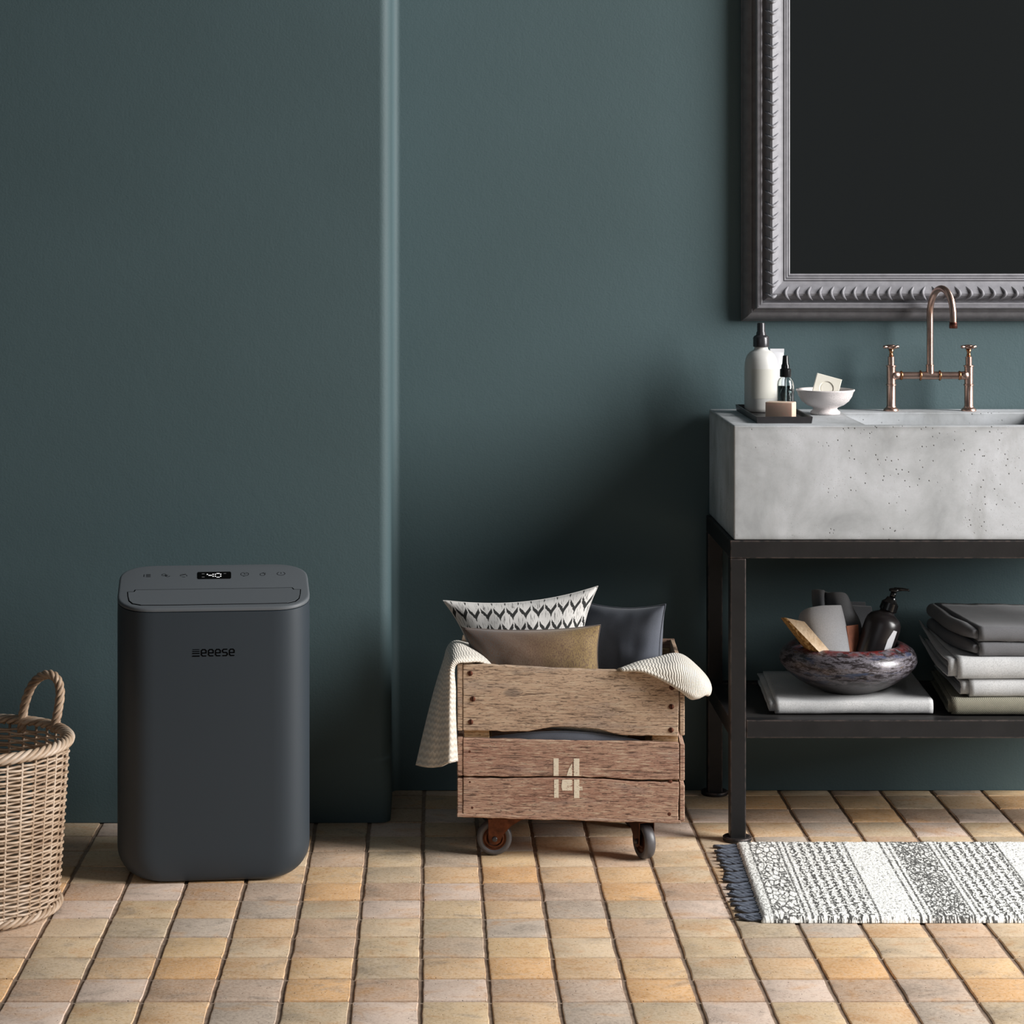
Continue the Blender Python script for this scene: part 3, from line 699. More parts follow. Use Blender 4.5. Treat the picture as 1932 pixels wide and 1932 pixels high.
while True:
    x = (u-U0)*5.39/F
    if x > MX1-.07: break
    link('rope_bead', b1 if u < 1752 else b2, parent=mr, loc=Vector((x, YB, MZ0+53*px))-mr.location)
    u += 21.55
v_ = 557.5
while True:
    z = H-(v_-V0)*5.39/F
    if z > MZ1-.07: break
    link('rope_bead', b1, parent=mr, loc=Vector((MX0+53*px, YB, z))-mr.location, rot=(0, -PI/2 if False else PI*1.5, 0))
    v_ -= 21.4

# ------------------------------------------------------------------ things on the sink
zt = sz1+.0002
tr = root('tray', (.764, 5.21, zt), 'long shallow black tray on the left end of the sink', 'tray')
tx0, tx1, ty0, ty1, th = .7025, .8255, 5.040, 5.385, .0145
def ringbox(x0, x1, y0, y1, ins, z): return [(x0+ins, y0+ins, z), (x1-ins, y0+ins, z), (x1-ins, y1-ins, z), (x0+ins, y1-ins, z)]
mk('tray_body', bevel(loft([ringbox(tx0, tx1, ty0, ty1, .002, zt), ringbox(tx0, tx1, ty0, ty1, 0, zt+th), ringbox(tx0, tx1, ty0, ty1, .0035, zt+th), ringbox(tx0, tx1, ty0, ty1, .0045, zt+.003)]), .0006, 1), TRAYM, tr)
zf = zt+.0032
# white bottle
yy = 5.312; s_ = yy/F; bxx = (1436-U0)*s_
Z = lambda v: H-(v-V0)*s_
wb = root('pump_bottle', (bxx, yy, zf), 'large white matte bottle with a charcoal spray cap, at the back left of the tray', 'bottle')
r = 31.4*s_
mk('bottle_body', lathe([(r*.8, zf), (r*.93, zf+.003), (r, zf+.010), (r, Z(700)), (r*.985, Z(688)), (r*.93, Z(677)), (r*.82, Z(669)), (r*.63, Z(663)), (r*.45, Z(660)), (r*.40, Z(657)), (r*.40, Z(650))], (bxx, yy, 0), 40), WHITEB, wb, True)
V, Fc = [], []
for i in range(17):
    a = math.radians(-90-42+88*i/16)
    for z in (Z(750), Z(694.5)): V.append((bxx+(r+.0004)*math.cos(a), yy+(r+.0004)*math.sin(a), z))
Fc = [(2*i, 2*i+2, 2*i+3, 2*i+1) for i in range(16)]
mk('paper_label', (V, Fc), LABELM, wb, True, label='blank cream paper label')
mk('spray_cap', lathe([(15*s_, Z(654)), (15.2*s_, Z(652)), (15*s_, Z(637)), (13.5*s_, Z(634.5)), (9.5*s_, Z(632)), (8.8*s_, Z(627)), (7.6*s_, Z(625)), (7.4*s_, Z(611)), (6.4*s_, Z(609)), (2*s_, Z(608.8))], (bxx, yy, 0), 32), GREYPL, wb, True, label='charcoal spray cap').data.set_sharp_from_angle(angle=math.radians(40))
# white tube
yy2 = 5.345; s2 = yy2/F; x2 = (1466-U0)*s2
tb = root('squeeze_tube', (x2, yy2, zf), 'white squeeze tube standing on its cap behind the bottles on the tray', 'tube')
rings = []
for i in range(13):
    t = i/12; z = zf+.022+t*.114; a = .0148*(1-.0*t)+.001*t; b = .0148*(1-t)**.8+.0012
    rings.append([(x2+a*math.cos(2*PI*k/24), yy2+b*math.sin(2*PI*k/24), z) for k in range(24)])
mk('tube_body', loft(rings), TUBEW, tb, True)
mk('crimp', box(x2-.0162, x2+.0162, yy2-.0014, yy2+.0014, zf+.134, zf+.1365+.006, .0004), TUBEW, tb)
mk('tube_cap', lathe([(.0125, zf), (.013, zf+.002), (.013, zf+.021), (.0118, zf+.0225)], (x2, yy2, 0), 28), TUBEW, tb, True)
# small glass spray bottle
yy3 = 5.20; s3 = yy3/F; x3 = (1482-U0)*s3; Z3 = lambda v: H-(v-V0)*s3
gb = root('spray_bottle', (x3, yy3, zf), 'small clear glass bottle with a black spray top, behind the beige soap', 'bottle')
r = 16*s3
outer = [(r*.85, zf), (r*.97, zf+.002), (r, zf+.005), (r, Z3(726)), (r*.93, Z3(719)), (r*.75, Z3(714)), (r*.5, Z3(711.5)), (r*.46, Z3(708))]
inner = [(r*.36, Z3(708)), (r*.40, Z3(711)), (r*.66, Z3(715)), (r*.82, Z3(720)), (r*.87, Z3(727)), (r*.87, zf+.007), (r*.8, zf+.005), (.001, zf+.005)]
mk('glass_body', lathe(outer+inner, (x3, yy3, 0), 36), GLASS, gb, True)
mk('liquid', lathe([(.001, zf+.0055), (r*.79, zf+.0055), (r*.86, zf+.0075), (r*.86, Z3(728)), (.001, Z3(728))], (x3, yy3, 0), 32), LIQ, gb, True, label='clear liquid in the bottle')
mk('dip_tube', tube([(x3, yy3, zf+.007), (x3+.001, yy3, Z3(712))], .0016, 10), TUBEW, gb, True)
mk('spray_top', lathe([(10.5*s3, Z3(711)), (10.7*s3, Z3(709)), (10.5*s3, Z3(696.5)), (8.2*s3, Z3(695)), (8.0*s3, Z3(689)), (6.5*s3, Z3(686.5)), (5.2*s3, Z3(671.5)), (4.2*s3, Z3(670.5)), (1*s3, Z3(670.3))], (x3, yy3, 0), 28), BLKPL, gb, True, label='black spray top').data.set_sharp_from_angle(angle=math.radians(40))
# beige soap
sbx, sby = (1474-U0)*5.105/F, 5.112
M = Matrix.Translation((sbx, sby, zf)) @ Matrix.Rotation(math.radians(-24), 4, 'Z')
so = root('soap_bar', (sbx, sby, zf), 'beige rectangular soap bar lying at the front of the tray', 'soap')
VF = box(-.0305, .0305, -.017, .017, 0.001, .0385, .0022, 3)
mk('bar', xf(VF, M), SOAPB, so, True).data.set_sharp_from_angle(angle=math.radians(35))
# footed bowl
byc = 5.283; s4 = byc/F; bcx = (1557-U0)*s4
fb = root('footed_bowl', (bcx, byc, zt), 'small speckled white ceramic bowl on a foot, right of the tray', 'bowl')
prof_o = [(.0005, .004), (.026, .0035), (.031, .0), (.0335, .001), (.0335, .006), (.029, .0095), (.0265, .0135), (.030, .0165), (.042, .0215), (.053, .030), (.0605, .0415), (.0635, .051), (.0665, .0545), (.0665, .0565), (.0635, .0572), (.0605, .052), (.056, .041), (.047, .0295), (.034, .0215), (.016, .0185), (.0005, .018)]
mk('bowl_body', lathe([(a, zt+b) for a, b in prof_o], (bcx, byc, 0), 48, False, False), CERAM, fb, True)
# white soap
sw = root('soap_block', (bcx, byc, zt+.022), 'ivory square soap block with a round stamp, tilted in the small white bowl', 'soap')
side = .0287
M = Matrix.Translation(P(1558.7, 733.8, byc-.004)) @ Matrix.Rotation(math.radians(-8), 4, 'Z') @ Matrix.Rotation(math.radians(15), 4, 'Y') @ Matrix.Rotation(math.radians(-12), 4, 'X')
n = 28
sq = []
for i in range(n):
    a = 2*PI*(i+.5)/n; c_, s5 = math.cos(a), math.sin(a); k = 1/max(abs(c_), abs(s5)); sq.append((c_*k*side, s5*k*side))
def rg(lst, y): return [(a, y, b) for a, b in lst]
cir = lambda rr_, dx=0: [(rr_*math.cos(2*PI*(i+.5)/n)+dx, rr_*math.sin(2*PI*(i+.5)/n)+dx) for i in range(n)]
rings = [rg([(a*.97, b*.97) for a, b in sq], .011), rg(sq, .0095), rg(sq, -.0095), rg([(a*.97, b*.97) for a, b in sq], -.011), rg(cir(.0165), -.011), rg(cir(.0155), -.0092), rg(cir(.0135), -.0090), rg(cir(.0125), -.0096)]
mk('block', xf(loft(rings), M), SOAPW, sw, True).data.set_sharp_from_angle(angle=math.radians(30))

# ------------------------------------------------------------------ crate on casters
CXW, CYW = .287, 4.835
cr = root('wooden_crate', (CXW, CYW, 0), 'weathered wooden crate on four casters with a painted 14, holding cushions', 'crate', rz=math.radians(-2.5))
cs = CYW/F
cX = lambda u: (u-U0)*cs-CXW
cZ = lambda v: H-(v-V0)*cs
def rag(pts, amp, n=14, seed=0):
    rnd = random.Random(seed); out = []
    m_ = len(pts)
    for i in range(m_):
        a, b = pts[i], pts[(i+1) % m_]; L = math.hypot(b[0]-a[0], b[1]-a[1]); k = max(1, int(L/.012))
        for q in range(k):
            t = q/k; j = 0 if q == 0 else amp
            nx = noise.noise(Vector(((a[0]+(b[0]-a[0])*t)*40, (a[1]+(b[1]-a[1])*t)*40, seed)))
            out.append((a[0]+(b[0]-a[0])*t+rnd.uniform(-j, j)*.5, a[1]+(b[1]-a[1])*t+j*nx*2.0))
    return out
def board(pts, y0, y1, mat_, seed, amp=.0009, name='plank', bv=.0014):
    VF = prism(rag(pts, amp, seed=seed), lambda a, b: (a, y0, b), lambda a, b: (a, y1, b))
    return mk(name, bevel(VF, bv, 1, .9) if bv else VF, mat_, cr, False, True)
def pp(l): return [(cX(a), cZ(b)) for a, b in l]
board(pp([(873.5, 1255), (930, 1256), (1060, 1262), (1180, 1265), (1281, 1268), (1280, 1330), (1278.5, 1388), (1200, 1387), (1160, 1384), (1140, 1378), (1118, 1374), (1080, 1371.5), (1045, 1371.5), (1020, 1376), (995, 1381), (960, 1381.5), (873.5, 1380)]), 0, .014, WOOD_A, 1)
board(pp([(873.5, 1395), (960, 1396.5), (1100, 1397), (1200, 1398), (1280, 1400), (1280, 1469), (1200, 1470), (1150, 1467), (1100, 1465.5), (1040, 1465), (960, 1467), (873.5, 1466)]), 0, .014, WOOD_B, 2)
board(pp([(873.5, 1470), (960, 1470.5), (1040, 1467.5), (1100, 1468.5), (1150, 1470), (1210, 1474), (1280, 1474), (1279, 1546), (1180, 1545.5), (1000, 1541), (873.5, 1538)]), .0, .014, WOOD_B, 3)
board(pp([(862, 1537), (1283, 1545.5), (1284, 1551.5), (862, 1544)]), -.001, .013, WOOD_B, 4, name='base_batten')
zt_, zb_ = cZ(1258), cZ(1544)
for xa_, xb_, sd in ((cX(862.5), cX(873), 0), (cX(1281.5), cX(1291), 10)):
    for q, (va, vb) in enumerate(((1254, 1381), (1394, 1466), (1471, 1543))):
        dv_ = 5 if sd else 0
        o = mk('side_plank', bevel(prism([(xa_, cZ(va+dv_)), (xb_, cZ(va+dv_+(3 if sd else 0))), (xb_, cZ(vb+dv_)), (xa_, cZ(vb+dv_))], lambda a, b: (a, .0008, b), lambda a, b: (a, .34, b)), .0016, 1), WOOD_A if q == 0 else WOOD_B, cr, False, True)
for xa_, xb_ in ((cX(875), cX(923)), (cX(1230.5), cX(1279))):
    for ya_, yb_ in ((.0145, .034), (.306, .3255)):
        mk('corner_post', box(xa_, xb_, ya_, yb_, zb_+.004, zt_-.018, .0012, 1), WOOD_C, cr, False, True)
for va, vb in ((1256, 1382), (1395, 1466), (1471, 1543)):
    board([(cX(862.5), cZ(va)), (cX(1291), cZ(va+4)), (cX(1291), cZ(vb)), (cX(862.5), cZ(vb))], .3405, .354, WOOD_B, va, name='back_plank')
mk('floor_board', box(cX(874), cX(1280), .0145, .340, cZ(1548), cZ(1540)), WOOD_B, cr, False, True)
scr = mesh('screw', *lathe([(.0056, 0), (.0056, -.0008), (.004, -.0018), (.001, -.0021)], (0, 0, 0), 14, axis='y'), RUST, True)
slot = mesh('screw_slot', *box(-.0006, .0006, -.0024, -.0012, -.0046, .0046), BLACK)
for u, v_ in ((887, 1272), (892, 1320.5), (888, 1364), (1267, 1295.5), (1266, 1331.5), (1265.5, 1375.5)):
    o = link('screw', scr, parent=cr, loc=(cX(u), 0, cZ(v_))); link('screw_slot', slot, parent=o)
for u, v_, sc_ in ((886, 1420, .6), (886.5, 1477.5, .5), (891, 1526, .6), (1264, 1473, .8), (1262, 1534, .9)):
    link('nail', scr, parent=cr, loc=(cX(u), .0008, cZ(v_)), scale=(sc_, .5, sc_))
def stq(l, nm='stencil_number'): return prism(pp(l), lambda a, b: (a, -.0004, b), lambda a, b: (a, .003, b))
mk('painted_digit', join(stq([(1044.5, 1431), (1054, 1431), (1054, 1464), (1044.5, 1464)]), stq([(1045.5, 1471), (1054, 1470.5), (1054, 1505.5), (1045.5, 1505.5)])), PAINT, cr, False, True, label='white stencilled 1')
mk('painted_digit', join(stq([(1082.5, 1431), (1093, 1431), (1093, 1464), (1082.5, 1464)]), stq([(1083, 1470.5), (1093, 1470.5), (1093, 1505.5), (1083, 1505.5)]),
    stq([(1078.5, 1441), (1079.5, 1443), (1079.5, 1464), (1069, 1464), (1073, 1451)]), stq([(1061, 1471), (1079.5, 1471), (1079.5, 1481), (1072, 1484), (1079.5, 1484), (1079.5, 1491.5), (1061, 1491.5), (1059, 1484)]),
    stq([(1093, 1484), (1099, 1484), (1099, 1491), (1093, 1491)])), PAINT, cr, False, True, label='white stencilled 4')
def caster(x, y, rz):
    r = .0372
    M = Matrix.Translation((x, y, 0)) @ Matrix.Rotation(rz, 4, 'Z')
    p = bpy.data.objects.new('caster', None); C.objects.link(p); p.parent = cr; p.location = (x, y, 0); p.rotation_euler = (0, 0, rz); p.empty_display_size = .02
    zc = r+.0002; w_ = .0125
    mk('tyre', lathe([(r*.66, -w_*.8), (r*.8, -w_), (r*.93, -w_*.85), (r*.99, -w_*.45), (r, 0), (r*.99, w_*.45), (r*.93, w_*.85), (r*.8, w_), (r*.66, w_*.8)], (0, 0, zc), 48, False, False, axis='y'), TYRE, p, True, True)
    mk('hub', lathe([(.002, -w_*1.05), (.007, -w_*1.05), (.0075, -w_*.6), (.015, -w_*.5), (.0165, -w_*.8), (.0185, -w_*.85), (.020, -w_*.5), (.0225, -w_*.6), (.0247, -w_*.85), (.0247, w_*.85), (.0225, w_*.6), (.0185, w_*.85), (.015, w_*.5), (.007, w_*1.05), (.002, w_*1.05)], (0, 0, zc), 40, axis='y'), FORK, p, True, True)
    fr = [(-.0135, .0795), (.060, .0795), (.034, .064), (.017, .045), (.0115, .0305), (.004, .0255), (-.004, .0255), (-.0115, .031), (-.0135, .040)]
    sides_ = [bevel(prism(fr, lambda a, b, q=q: (a, q, b), lambda a, b, q=q: (a, q+.002, b)), .0005, 1) for q in (-.0175, .0155)]
    mk('fork', join(*sides_, box(-.0135, .06, -.0175, .0175, .0775, .0795)), FORK, p, False, True)
    mk('axle', lathe([(.0035, -.021), (.0055, -.0205), (.0055, -.0175), (.003, -.0175), (.003, .0175), (.0055, .0175), (.0055, .021)], (0, 0, zc), 16, axis='y'), GREYPL, p, True, True)
    mk('top_plate', box(-.005, .06, -.024, .024, .0797, .0825), FORK, p, False, True)
caster(cX(932), .045, 0.06); caster(cX(1217)-.001, .030, math.radians(112))
caster(cX(932), .285, 0.4); caster(cX(1217)-.012, .285, math.radians(125))

# cushions
def pillow(name, corners, T, mat_, label, group=None, n=64, sag=.10, puff=.5, seed=0, wr=.003, tilt=None):
    TL, TR, BL, BR = [Vector(c_) for c_ in corners]
    nrm = ((TR-TL).cross(BL-TL)).normalized()
    if nrm.y > 0: nrm = -nrm
    V, Fc, uv = [], [], []
    for sgn in (1, -1):
        for i in range(n+1):
            for j in range(n+1):
                s, t = j/n, i/n
                a, b = 2*s-1, 2*t-1
                s2 = .5+a*.5*(1-sag*(1-b*b)*abs(a)**2); t2 = .5+b*.5*(1-sag*(1-a*a)*abs(b)**2)
                p = (TL*(1-s2)+TR*s2)*(1-t2)+(BL*(1-s2)+BR*s2)*t2
                h = max(0, (1-a*a)*(1-b*b))**puff*T*.5
                e_ = (1-max(abs(a), abs(b)))
                wv_ = noise.noise(Vector((s*7+seed, t*5, sgn)))*wr*min(1, e_*8)+noise.noise(Vector((s*2.5+seed, t*2.5, sgn*2)))*wr*2*min(1, e_*5)
                V.append(p+nrm*sgn*h+nrm*wv_); uv.append((s, 1-t))
    m_ = (n+1)**2
    for q in range(2):
        for i in range(n):
            for j in range(n):
                a = q*m_+i*(n+1)+j; f = (a, a+1, a+n+2, a+n+1); Fc.append(f if q else tuple(reversed(f)))
    c0 = (BL+BR)/2
    o = root(name, c0, label, 'cushion', group)
    ob = mk('cover', (V, Fc), mat_, o, True, uv=uv, fix=False)
    bm = bmesh.new(); bm.from_mesh(ob.data); bmesh.ops.remove_doubles(bm, verts=bm.verts, dist=1e-6); bmesh.ops.recalc_face_normals(bm, faces=bm.faces); bm.to_mesh(ob.data); bm.free()
    rim = []
    for a, b in [(j, 0) for j in range(0, n, 2)]+[(n, i) for i in range(0, n, 2)]+[(n-j, n) for j in range(0, n, 2)]+[(0, n-i) for i in range(0, n, 2)]:
        rim.append(V[b*(n+1)+a])
    mk('seam', tube(rim, .0014, 5, closed=True), mat_, o, True, uv=[(0.01, 0.01)]*(len(rim)*5))
    return o
G = 'cushions in the crate'
pillow('cushion', [P(836, 1133, 5.05), P(1128, 1106, 5.04), P(900, 1330, 5.03), P(1105, 1330, 5.03)], .105, LEAFY, 'white cushion with rows of black leaf shapes, topmost at the back left of the crate', G, n=80, sag=.16, seed=1)
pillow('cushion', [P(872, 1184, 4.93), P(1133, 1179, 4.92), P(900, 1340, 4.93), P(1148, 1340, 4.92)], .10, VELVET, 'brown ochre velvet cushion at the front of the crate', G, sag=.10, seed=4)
pillow('cushion', [P(1085, 1130, 5.135), P(1256, 1140, 4.99), P(1090, 1330, 5.13), P(1252, 1345, 4.985)], .11, BLUEGREY, 'plump blue grey cotton cushion at the right of the crate', G, sag=.12, seed=9)
pillow('cushion', [P(922, 1392, 4.864), P(1205, 1397, 4.846), P(905, 1475, 4.93), P(1215, 1475, 4.91)], .06, BLUEGREY, 'blue grey cushion lying inside the crate, seen through its gap', G, n=40, sag=-.34, seed=12)

# blanket
bl = root('knitted_blanket', P(1070, 1400, 5.02), 'cream rib knit blanket lining the crate and hanging over both its ends', 'blanket')
Lg = [
 [(938,1292,4.88),(934,1285,4.90),(930,1282,4.94),(922,1280,4.97),(915,1275,5.0)],
 [(932,1262,4.872),(922,1250,4.89),(910,1238,4.93),(900,1229,4.97),(893,1223,5.0)],
 [(908,1249,4.850),(896,1238,4.86),(884,1222,4.92),(876,1215,4.96),(872,1212,5.0)],
 [(880,1250,4.828),(872,1240,4.835),(864,1220,4.90),(858,1213,4.95),(856,1211,5.0)],
 [(862,1252,4.822),(856,1246,4.82),(850,1232,4.88),(846,1226,4.94),(845,1222,5.0)],
 [(856,1266,4.828),(849,1262,4.815),(843,1262,4.865),(840,1250,4.92),(838,1246,4.99)],
 [(858,1300,4.835),(848,1298,4.815),(839,1300,4.865),(832,1292,4.90),(824,1290,4.98)],
 [(858,1340,4.838),(847,1340,4.815),(835,1342,4.870),(824,1338,4.90),(812,1335,4.97)],
 [(860,1390,4.84),(847,1392,4.815),(831,1395,4.870),(816,1392,4.895),(799,1388,4.96)],
 [(862.5,1436,4.842),(846,1440,4.815),(829,1447,4.868),(806,1448,4.895),(786,1444,4.955)]]
V, Fc, uv = cgrid([[P(*q) for q in r_] for r_ in Lg], 80, 40)
o = mk('left_drape', (V, Fc), KNIT, bl, True, uv=[(a, b*.9) for a, b in uv], fix=False); solid(o, .005, 0)
Rg = [
 [(1160,1290,4.90),(1164,1268,4.87),(1168,1262.5,4.845),(1172,1263,4.822),(1173,1266,4.820)],
 [(1205,1285,4.93),(1203,1252,4.90),(1207,1254,4.84),(1212,1264,4.815),(1213,1267,4.817)],
 [(1250,1280,4.96),(1240,1242,4.93),(1246,1256,4.83),(1251,1279,4.808),(1251,1283,4.814)],
 [(1272,1262,5.0),(1270,1234,4.97),(1278,1254,4.83),(1284,1297,4.80),(1283,1302,4.812)],
 [(1290,1262,5.02),(1290,1238,4.98),(1303,1262,4.83),(1306,1308,4.80),(1302,1317,4.822)],
 [(1312,1280,5.02),(1312,1256,4.98),(1323,1276,4.83),(1320,1312,4.81),(1312,1317,4.835)],
 [(1328,1300,5.0),(1330,1276,4.97),(1338,1290,4.85),(1334,1308,4.825),(1322,1309,4.85)],
 [(1332,1310,4.98),(1338,1292,4.94),(1341,1300,4.87),(1337,1311,4.85),(1326,1308,4.87)]]
V, Fc, uv = cgrid([[P(*q) for q in r_] for r_ in Rg], 60, 40)
o = mk('right_drape', (V, Fc), KNIT, bl, True, uv=[(b, a) for b, a in uv], fix=False); solid(o, .005, 0)
Ig = [[(1012,1371,4.872),(1060,1376,4.87),(1100,1381,4.869),(1140,1386,4.868),(1180,1389,4.867)], [(1012,1368,4.860),(1060,1371,4.859),(1100,1376,4.858),(1140,1380,4.857),(1185,1386,4.856)],
      [(1015,1360,4.858),(1060,1360,4.857),(1100,1362,4.856),(1140,1366,4.856),(1180,1370,4.855)], [(1020,1335,4.87),(1060,1335,4.87),(1100,1335,4.87),(1140,1340,4.87),(1180,1345,4.87)]]
V, Fc, uv = cgrid([[P(*q) for q in r_] for r_ in Ig], 20, 30)
o = mk('inner_fold', (V, Fc), KNIT, bl, True, uv=[(b, a*.3) for b, a in uv], fix=False); solid(o, .004, 0)

# ------------------------------------------------------------------ shelf: folded towels
def towel(name, x0, x1, y0, y1, z0, th, n_in, mat_, label, group, shift=.012, skew=0.0, lift=0.0, seed=0, inset=.016, lt=.0035, steps=36, cat='towel', wob=.0012):
    """folded cloth: an outer wrap round the front and shorter folds inside that show at the left end"""
    r = root(name, ((x0+x1)/2, (y0+y1)/2, z0), label, cat, group)
    def wrap(xa, xb, ya, yb, za, zb, t, sd):
        rad = (zb-za)/2; path = []
        for i in range(9): path.append((yb+(ya+rad*.6-yb)*i/8, za))
        for i in range(1, 10):
            a = -PI/2-PI*i/10; path.append((ya+rad*.6+rad*.6*math.cos(a), (za+zb)/2+rad*math.sin(a)*1.0))
        for i in range(9): path.append((ya+rad*.6+(yb-ya-rad*.6)*i/8, zb))
        V, Fc = [], []; m_ = len(path)
        for k in range(steps+1):
            x = xa+(xb-xa)*k/steps
            for y, z in path:
                d = (y-y0)/(y1-y0)
                nz = noise.noise(Vector((x*9+sd, y*9, z*30)))*wob+noise.noise(Vector((x*40+sd, y*40, 3)))*wob*.35
                cv = lift*max(0, 1-(x-x0)/.045)**2*max(0, d-.45)*1.8
                rx = skew*(y-y0)
                ex = .0022*noise.noise(Vector((y*28+sd, z*90, sd))) if k == 0 else 0
                V.append((x+rx+ex, y+nz, z+nz+cv))
        for k in range(steps):
            for i in range(m_-1): Fc.append((k*m_+i, k*m_+i+1, (k+1)*m_+i+1, (k+1)*m_+i))
        return V, Fc
    h = lt/2
    o = mk('outer_layer', wrap(x0+inset, x1, y0, y1, z0+h, z0+th-h, lt, seed), mat_, r, True, fix=False); solid(o, lt, 0)
    V = []; parts = []
    for q in range(n_in):
        zlo = z0+h+lt*1.25*(q+1) if n_in > 1 else z0+h+lt*1.3; zhi = z0+th-h-lt*1.25*(q+1)
        if zhi-zlo < lt*.5: break
        parts.append(wrap(x0+inset-shift*(1 if q == 0 else .35), x1-.004, y0+.006*(q+1), y1-.003, zlo, zhi, lt, seed+q*3+1))
    if parts:
        o = mk('inner_layers', join(*parts), mat_, r, True, fix=False); solid(o, lt*.9, 0)
    return r
ZS = .2625
TG = 'stacked towels on the right of the shelf'
towel('folded_towel', .727, 1.088, 5.046, 5.385, ZS, .0285, 1, LINENW, 'pale grey folded towel lying alone under the dark bowl', 'folded towels on the shelf', skew=.06, seed=3, inset=.018)
towel('folded_cloth', 1.118, 1.56, 5.030, 5.375, ZS, .036, 3, SAGE, 'sage woven cloth folded at the bottom of the towel stack', TG, skew=.10, seed=11, inset=.008, shift=.008)
towel('folded_towel', 1.146, 1.565, 5.040, 5.375, ZS+.0365, .039, 2, LINENW, 'pale grey towel folded second from the bottom of the stack', TG, skew=.04, seed=17, inset=.020, shift=.019)
towel('folded_towel', 1.117, 1.57, 5.035, 5.375, ZS+.0765, .046, 3, LINENW, 'thick pale grey towel in the middle of the stack, just under the dark ones', TG, skew=.02, lift=.035, seed=23, inset=.022, shift=.020)
towel('folded_towel', 1.190, 1.58, 5.050, 5.370, ZS+.1235, .030, 1, LINENG, 'dark grey towel second from the top of the stack', TG, skew=-.09, seed=31, inset=.0, shift=-.002, lt=.008)
towel('folded_towel', 1.190, 1.58, 5.050, 5.370, ZS+.1545, .032, 1, LINENG, 'dark grey towel on top of the stack with a dipped upper fold', TG, skew=-.09, seed=41, inset=.0, shift=-.002, lt=.009, wob=.003)

for t_, z_, h_ in ((C.objects['folded_towel.003'], ZS+.1235, .030), (C.objects['folded_towel.004'], ZS+.1545, .032)):
    pts = [(1.190-.004-.09*(y-5.05)-.010*math.sin(PI*min(1, (y-5.045)/.30)), y, z_+h_/2+.0015*math.sin(y*25)) for y in [5.056+.0785*i/1 for i in range(5)]]
    mk('side_fold', tube(cline(pts, 24), [h_*.30+h_*.19*min(1, i/5) for i in range(25)], 16), LINENG, t_, True)
# dark bowl
gx, gy, gz = (1600-U0)*5.165/F, 5.165, ZS+.029
db = root('ceramic_bowl', (gx, gy, gz), 'wide dark glazed ceramic bowl with a reddish rim, on the folded pale towel', 'bowl')
prof_b = [(.001, .0005), (.060, 0), (.066, .003), (.088, .012), (.112, .025), (.134, .042), (.148, .058), (.1515, .068), (.150, .080), (.143, .092), (.131, .100), (.119, .1045), (.112, .105), (.1085, .102), (.112, .094), (.127, .084), (.136, .070), (.134, .058), (.120, .042), (.095, .027), (.06, .014), (.001, .012)]
mk('bowl_body', lathe([(a, b) for a, b in prof_b], (0, 0, 0), 64, False, False), RAKU, db, True, True)
# bottle in the bowl
def axis_frame(p0, p1):
    z = (Vector(p1)-Vector(p0)).normalized(); x = Vector((1, 0, 0)); x = (x-z*x.dot(z)).normalized(); y = z.cross(x)
    M = Matrix((x, y, z)).transposed().to_4x4(); M.translation = Vector(p0); return M
yb_ = 5.155
p0 = P(1632, 1276, yb_); p1 = P(1683, 1128, yb_+.012)
M = axis_frame(p0, p1)
pb = root('pump_bottle', p0, 'black pump bottle with a white label, leaning right in the dark bowl', 'bottle')
mk('bottle_body', xf(lathe([(.034, 0), (.0385, .003), (.0405, .010), (.0405, .118), (.0385, .130), (.033, .139), (.024, .145), (.0165, .149), (.0165, .154)], (0, 0, 0), 40), M), simple('black_bottle_glass', lin((34, 30, 31)), rough=.3), pb, True)
mk('collar', xf(lathe([(.0175, .1535), (.0195, .1545), (.0190, .171), (.016, .174), (.0135, .176), (.011, .182), (.0105, .184), (.002, .184)], (0, 0, 0), 32), M), BLKPL, pb, True, label='glossy black collar').data.set_sharp_from_angle(angle=math.radians(40))
hd = [Vector((0, 0, .183)), Vector((0, 0, .199))]
top = M @ Vector((0, 0, .1995))
mk('pump_head', join(xf(tube(hd, .0065, 16), M), xf(lathe([(.011, 0), (.012, .0015), (.0115, .005), (.006, .0062)], (0, 0, 0), 20), Matrix.Translation(top)),
     tube([top+Vector((0, 0, .0035)), top+Vector((.018, -.004, .0042)), top+Vector((.030, -.007, .0035)), top+Vector((.031, -.0072, .0005))], [.0048, .0036, .0026, .0022], 12)), BLKPL, pb, True)
V = []
for i in range(9):
    a = math.radians(-72+26*i/8); hi = .118 if i > 2 else .094+.008*i
    for z in (.02, hi): V.append(M @ Vector((.0409*math.cos(a), .0409*math.sin(a), z)))
mk('paper_label', (V, [(2*i, 2*i+2, 2*i+3, 2*i+1) for i in range(8)]), TUBEW, pb, True, label='blank white label')
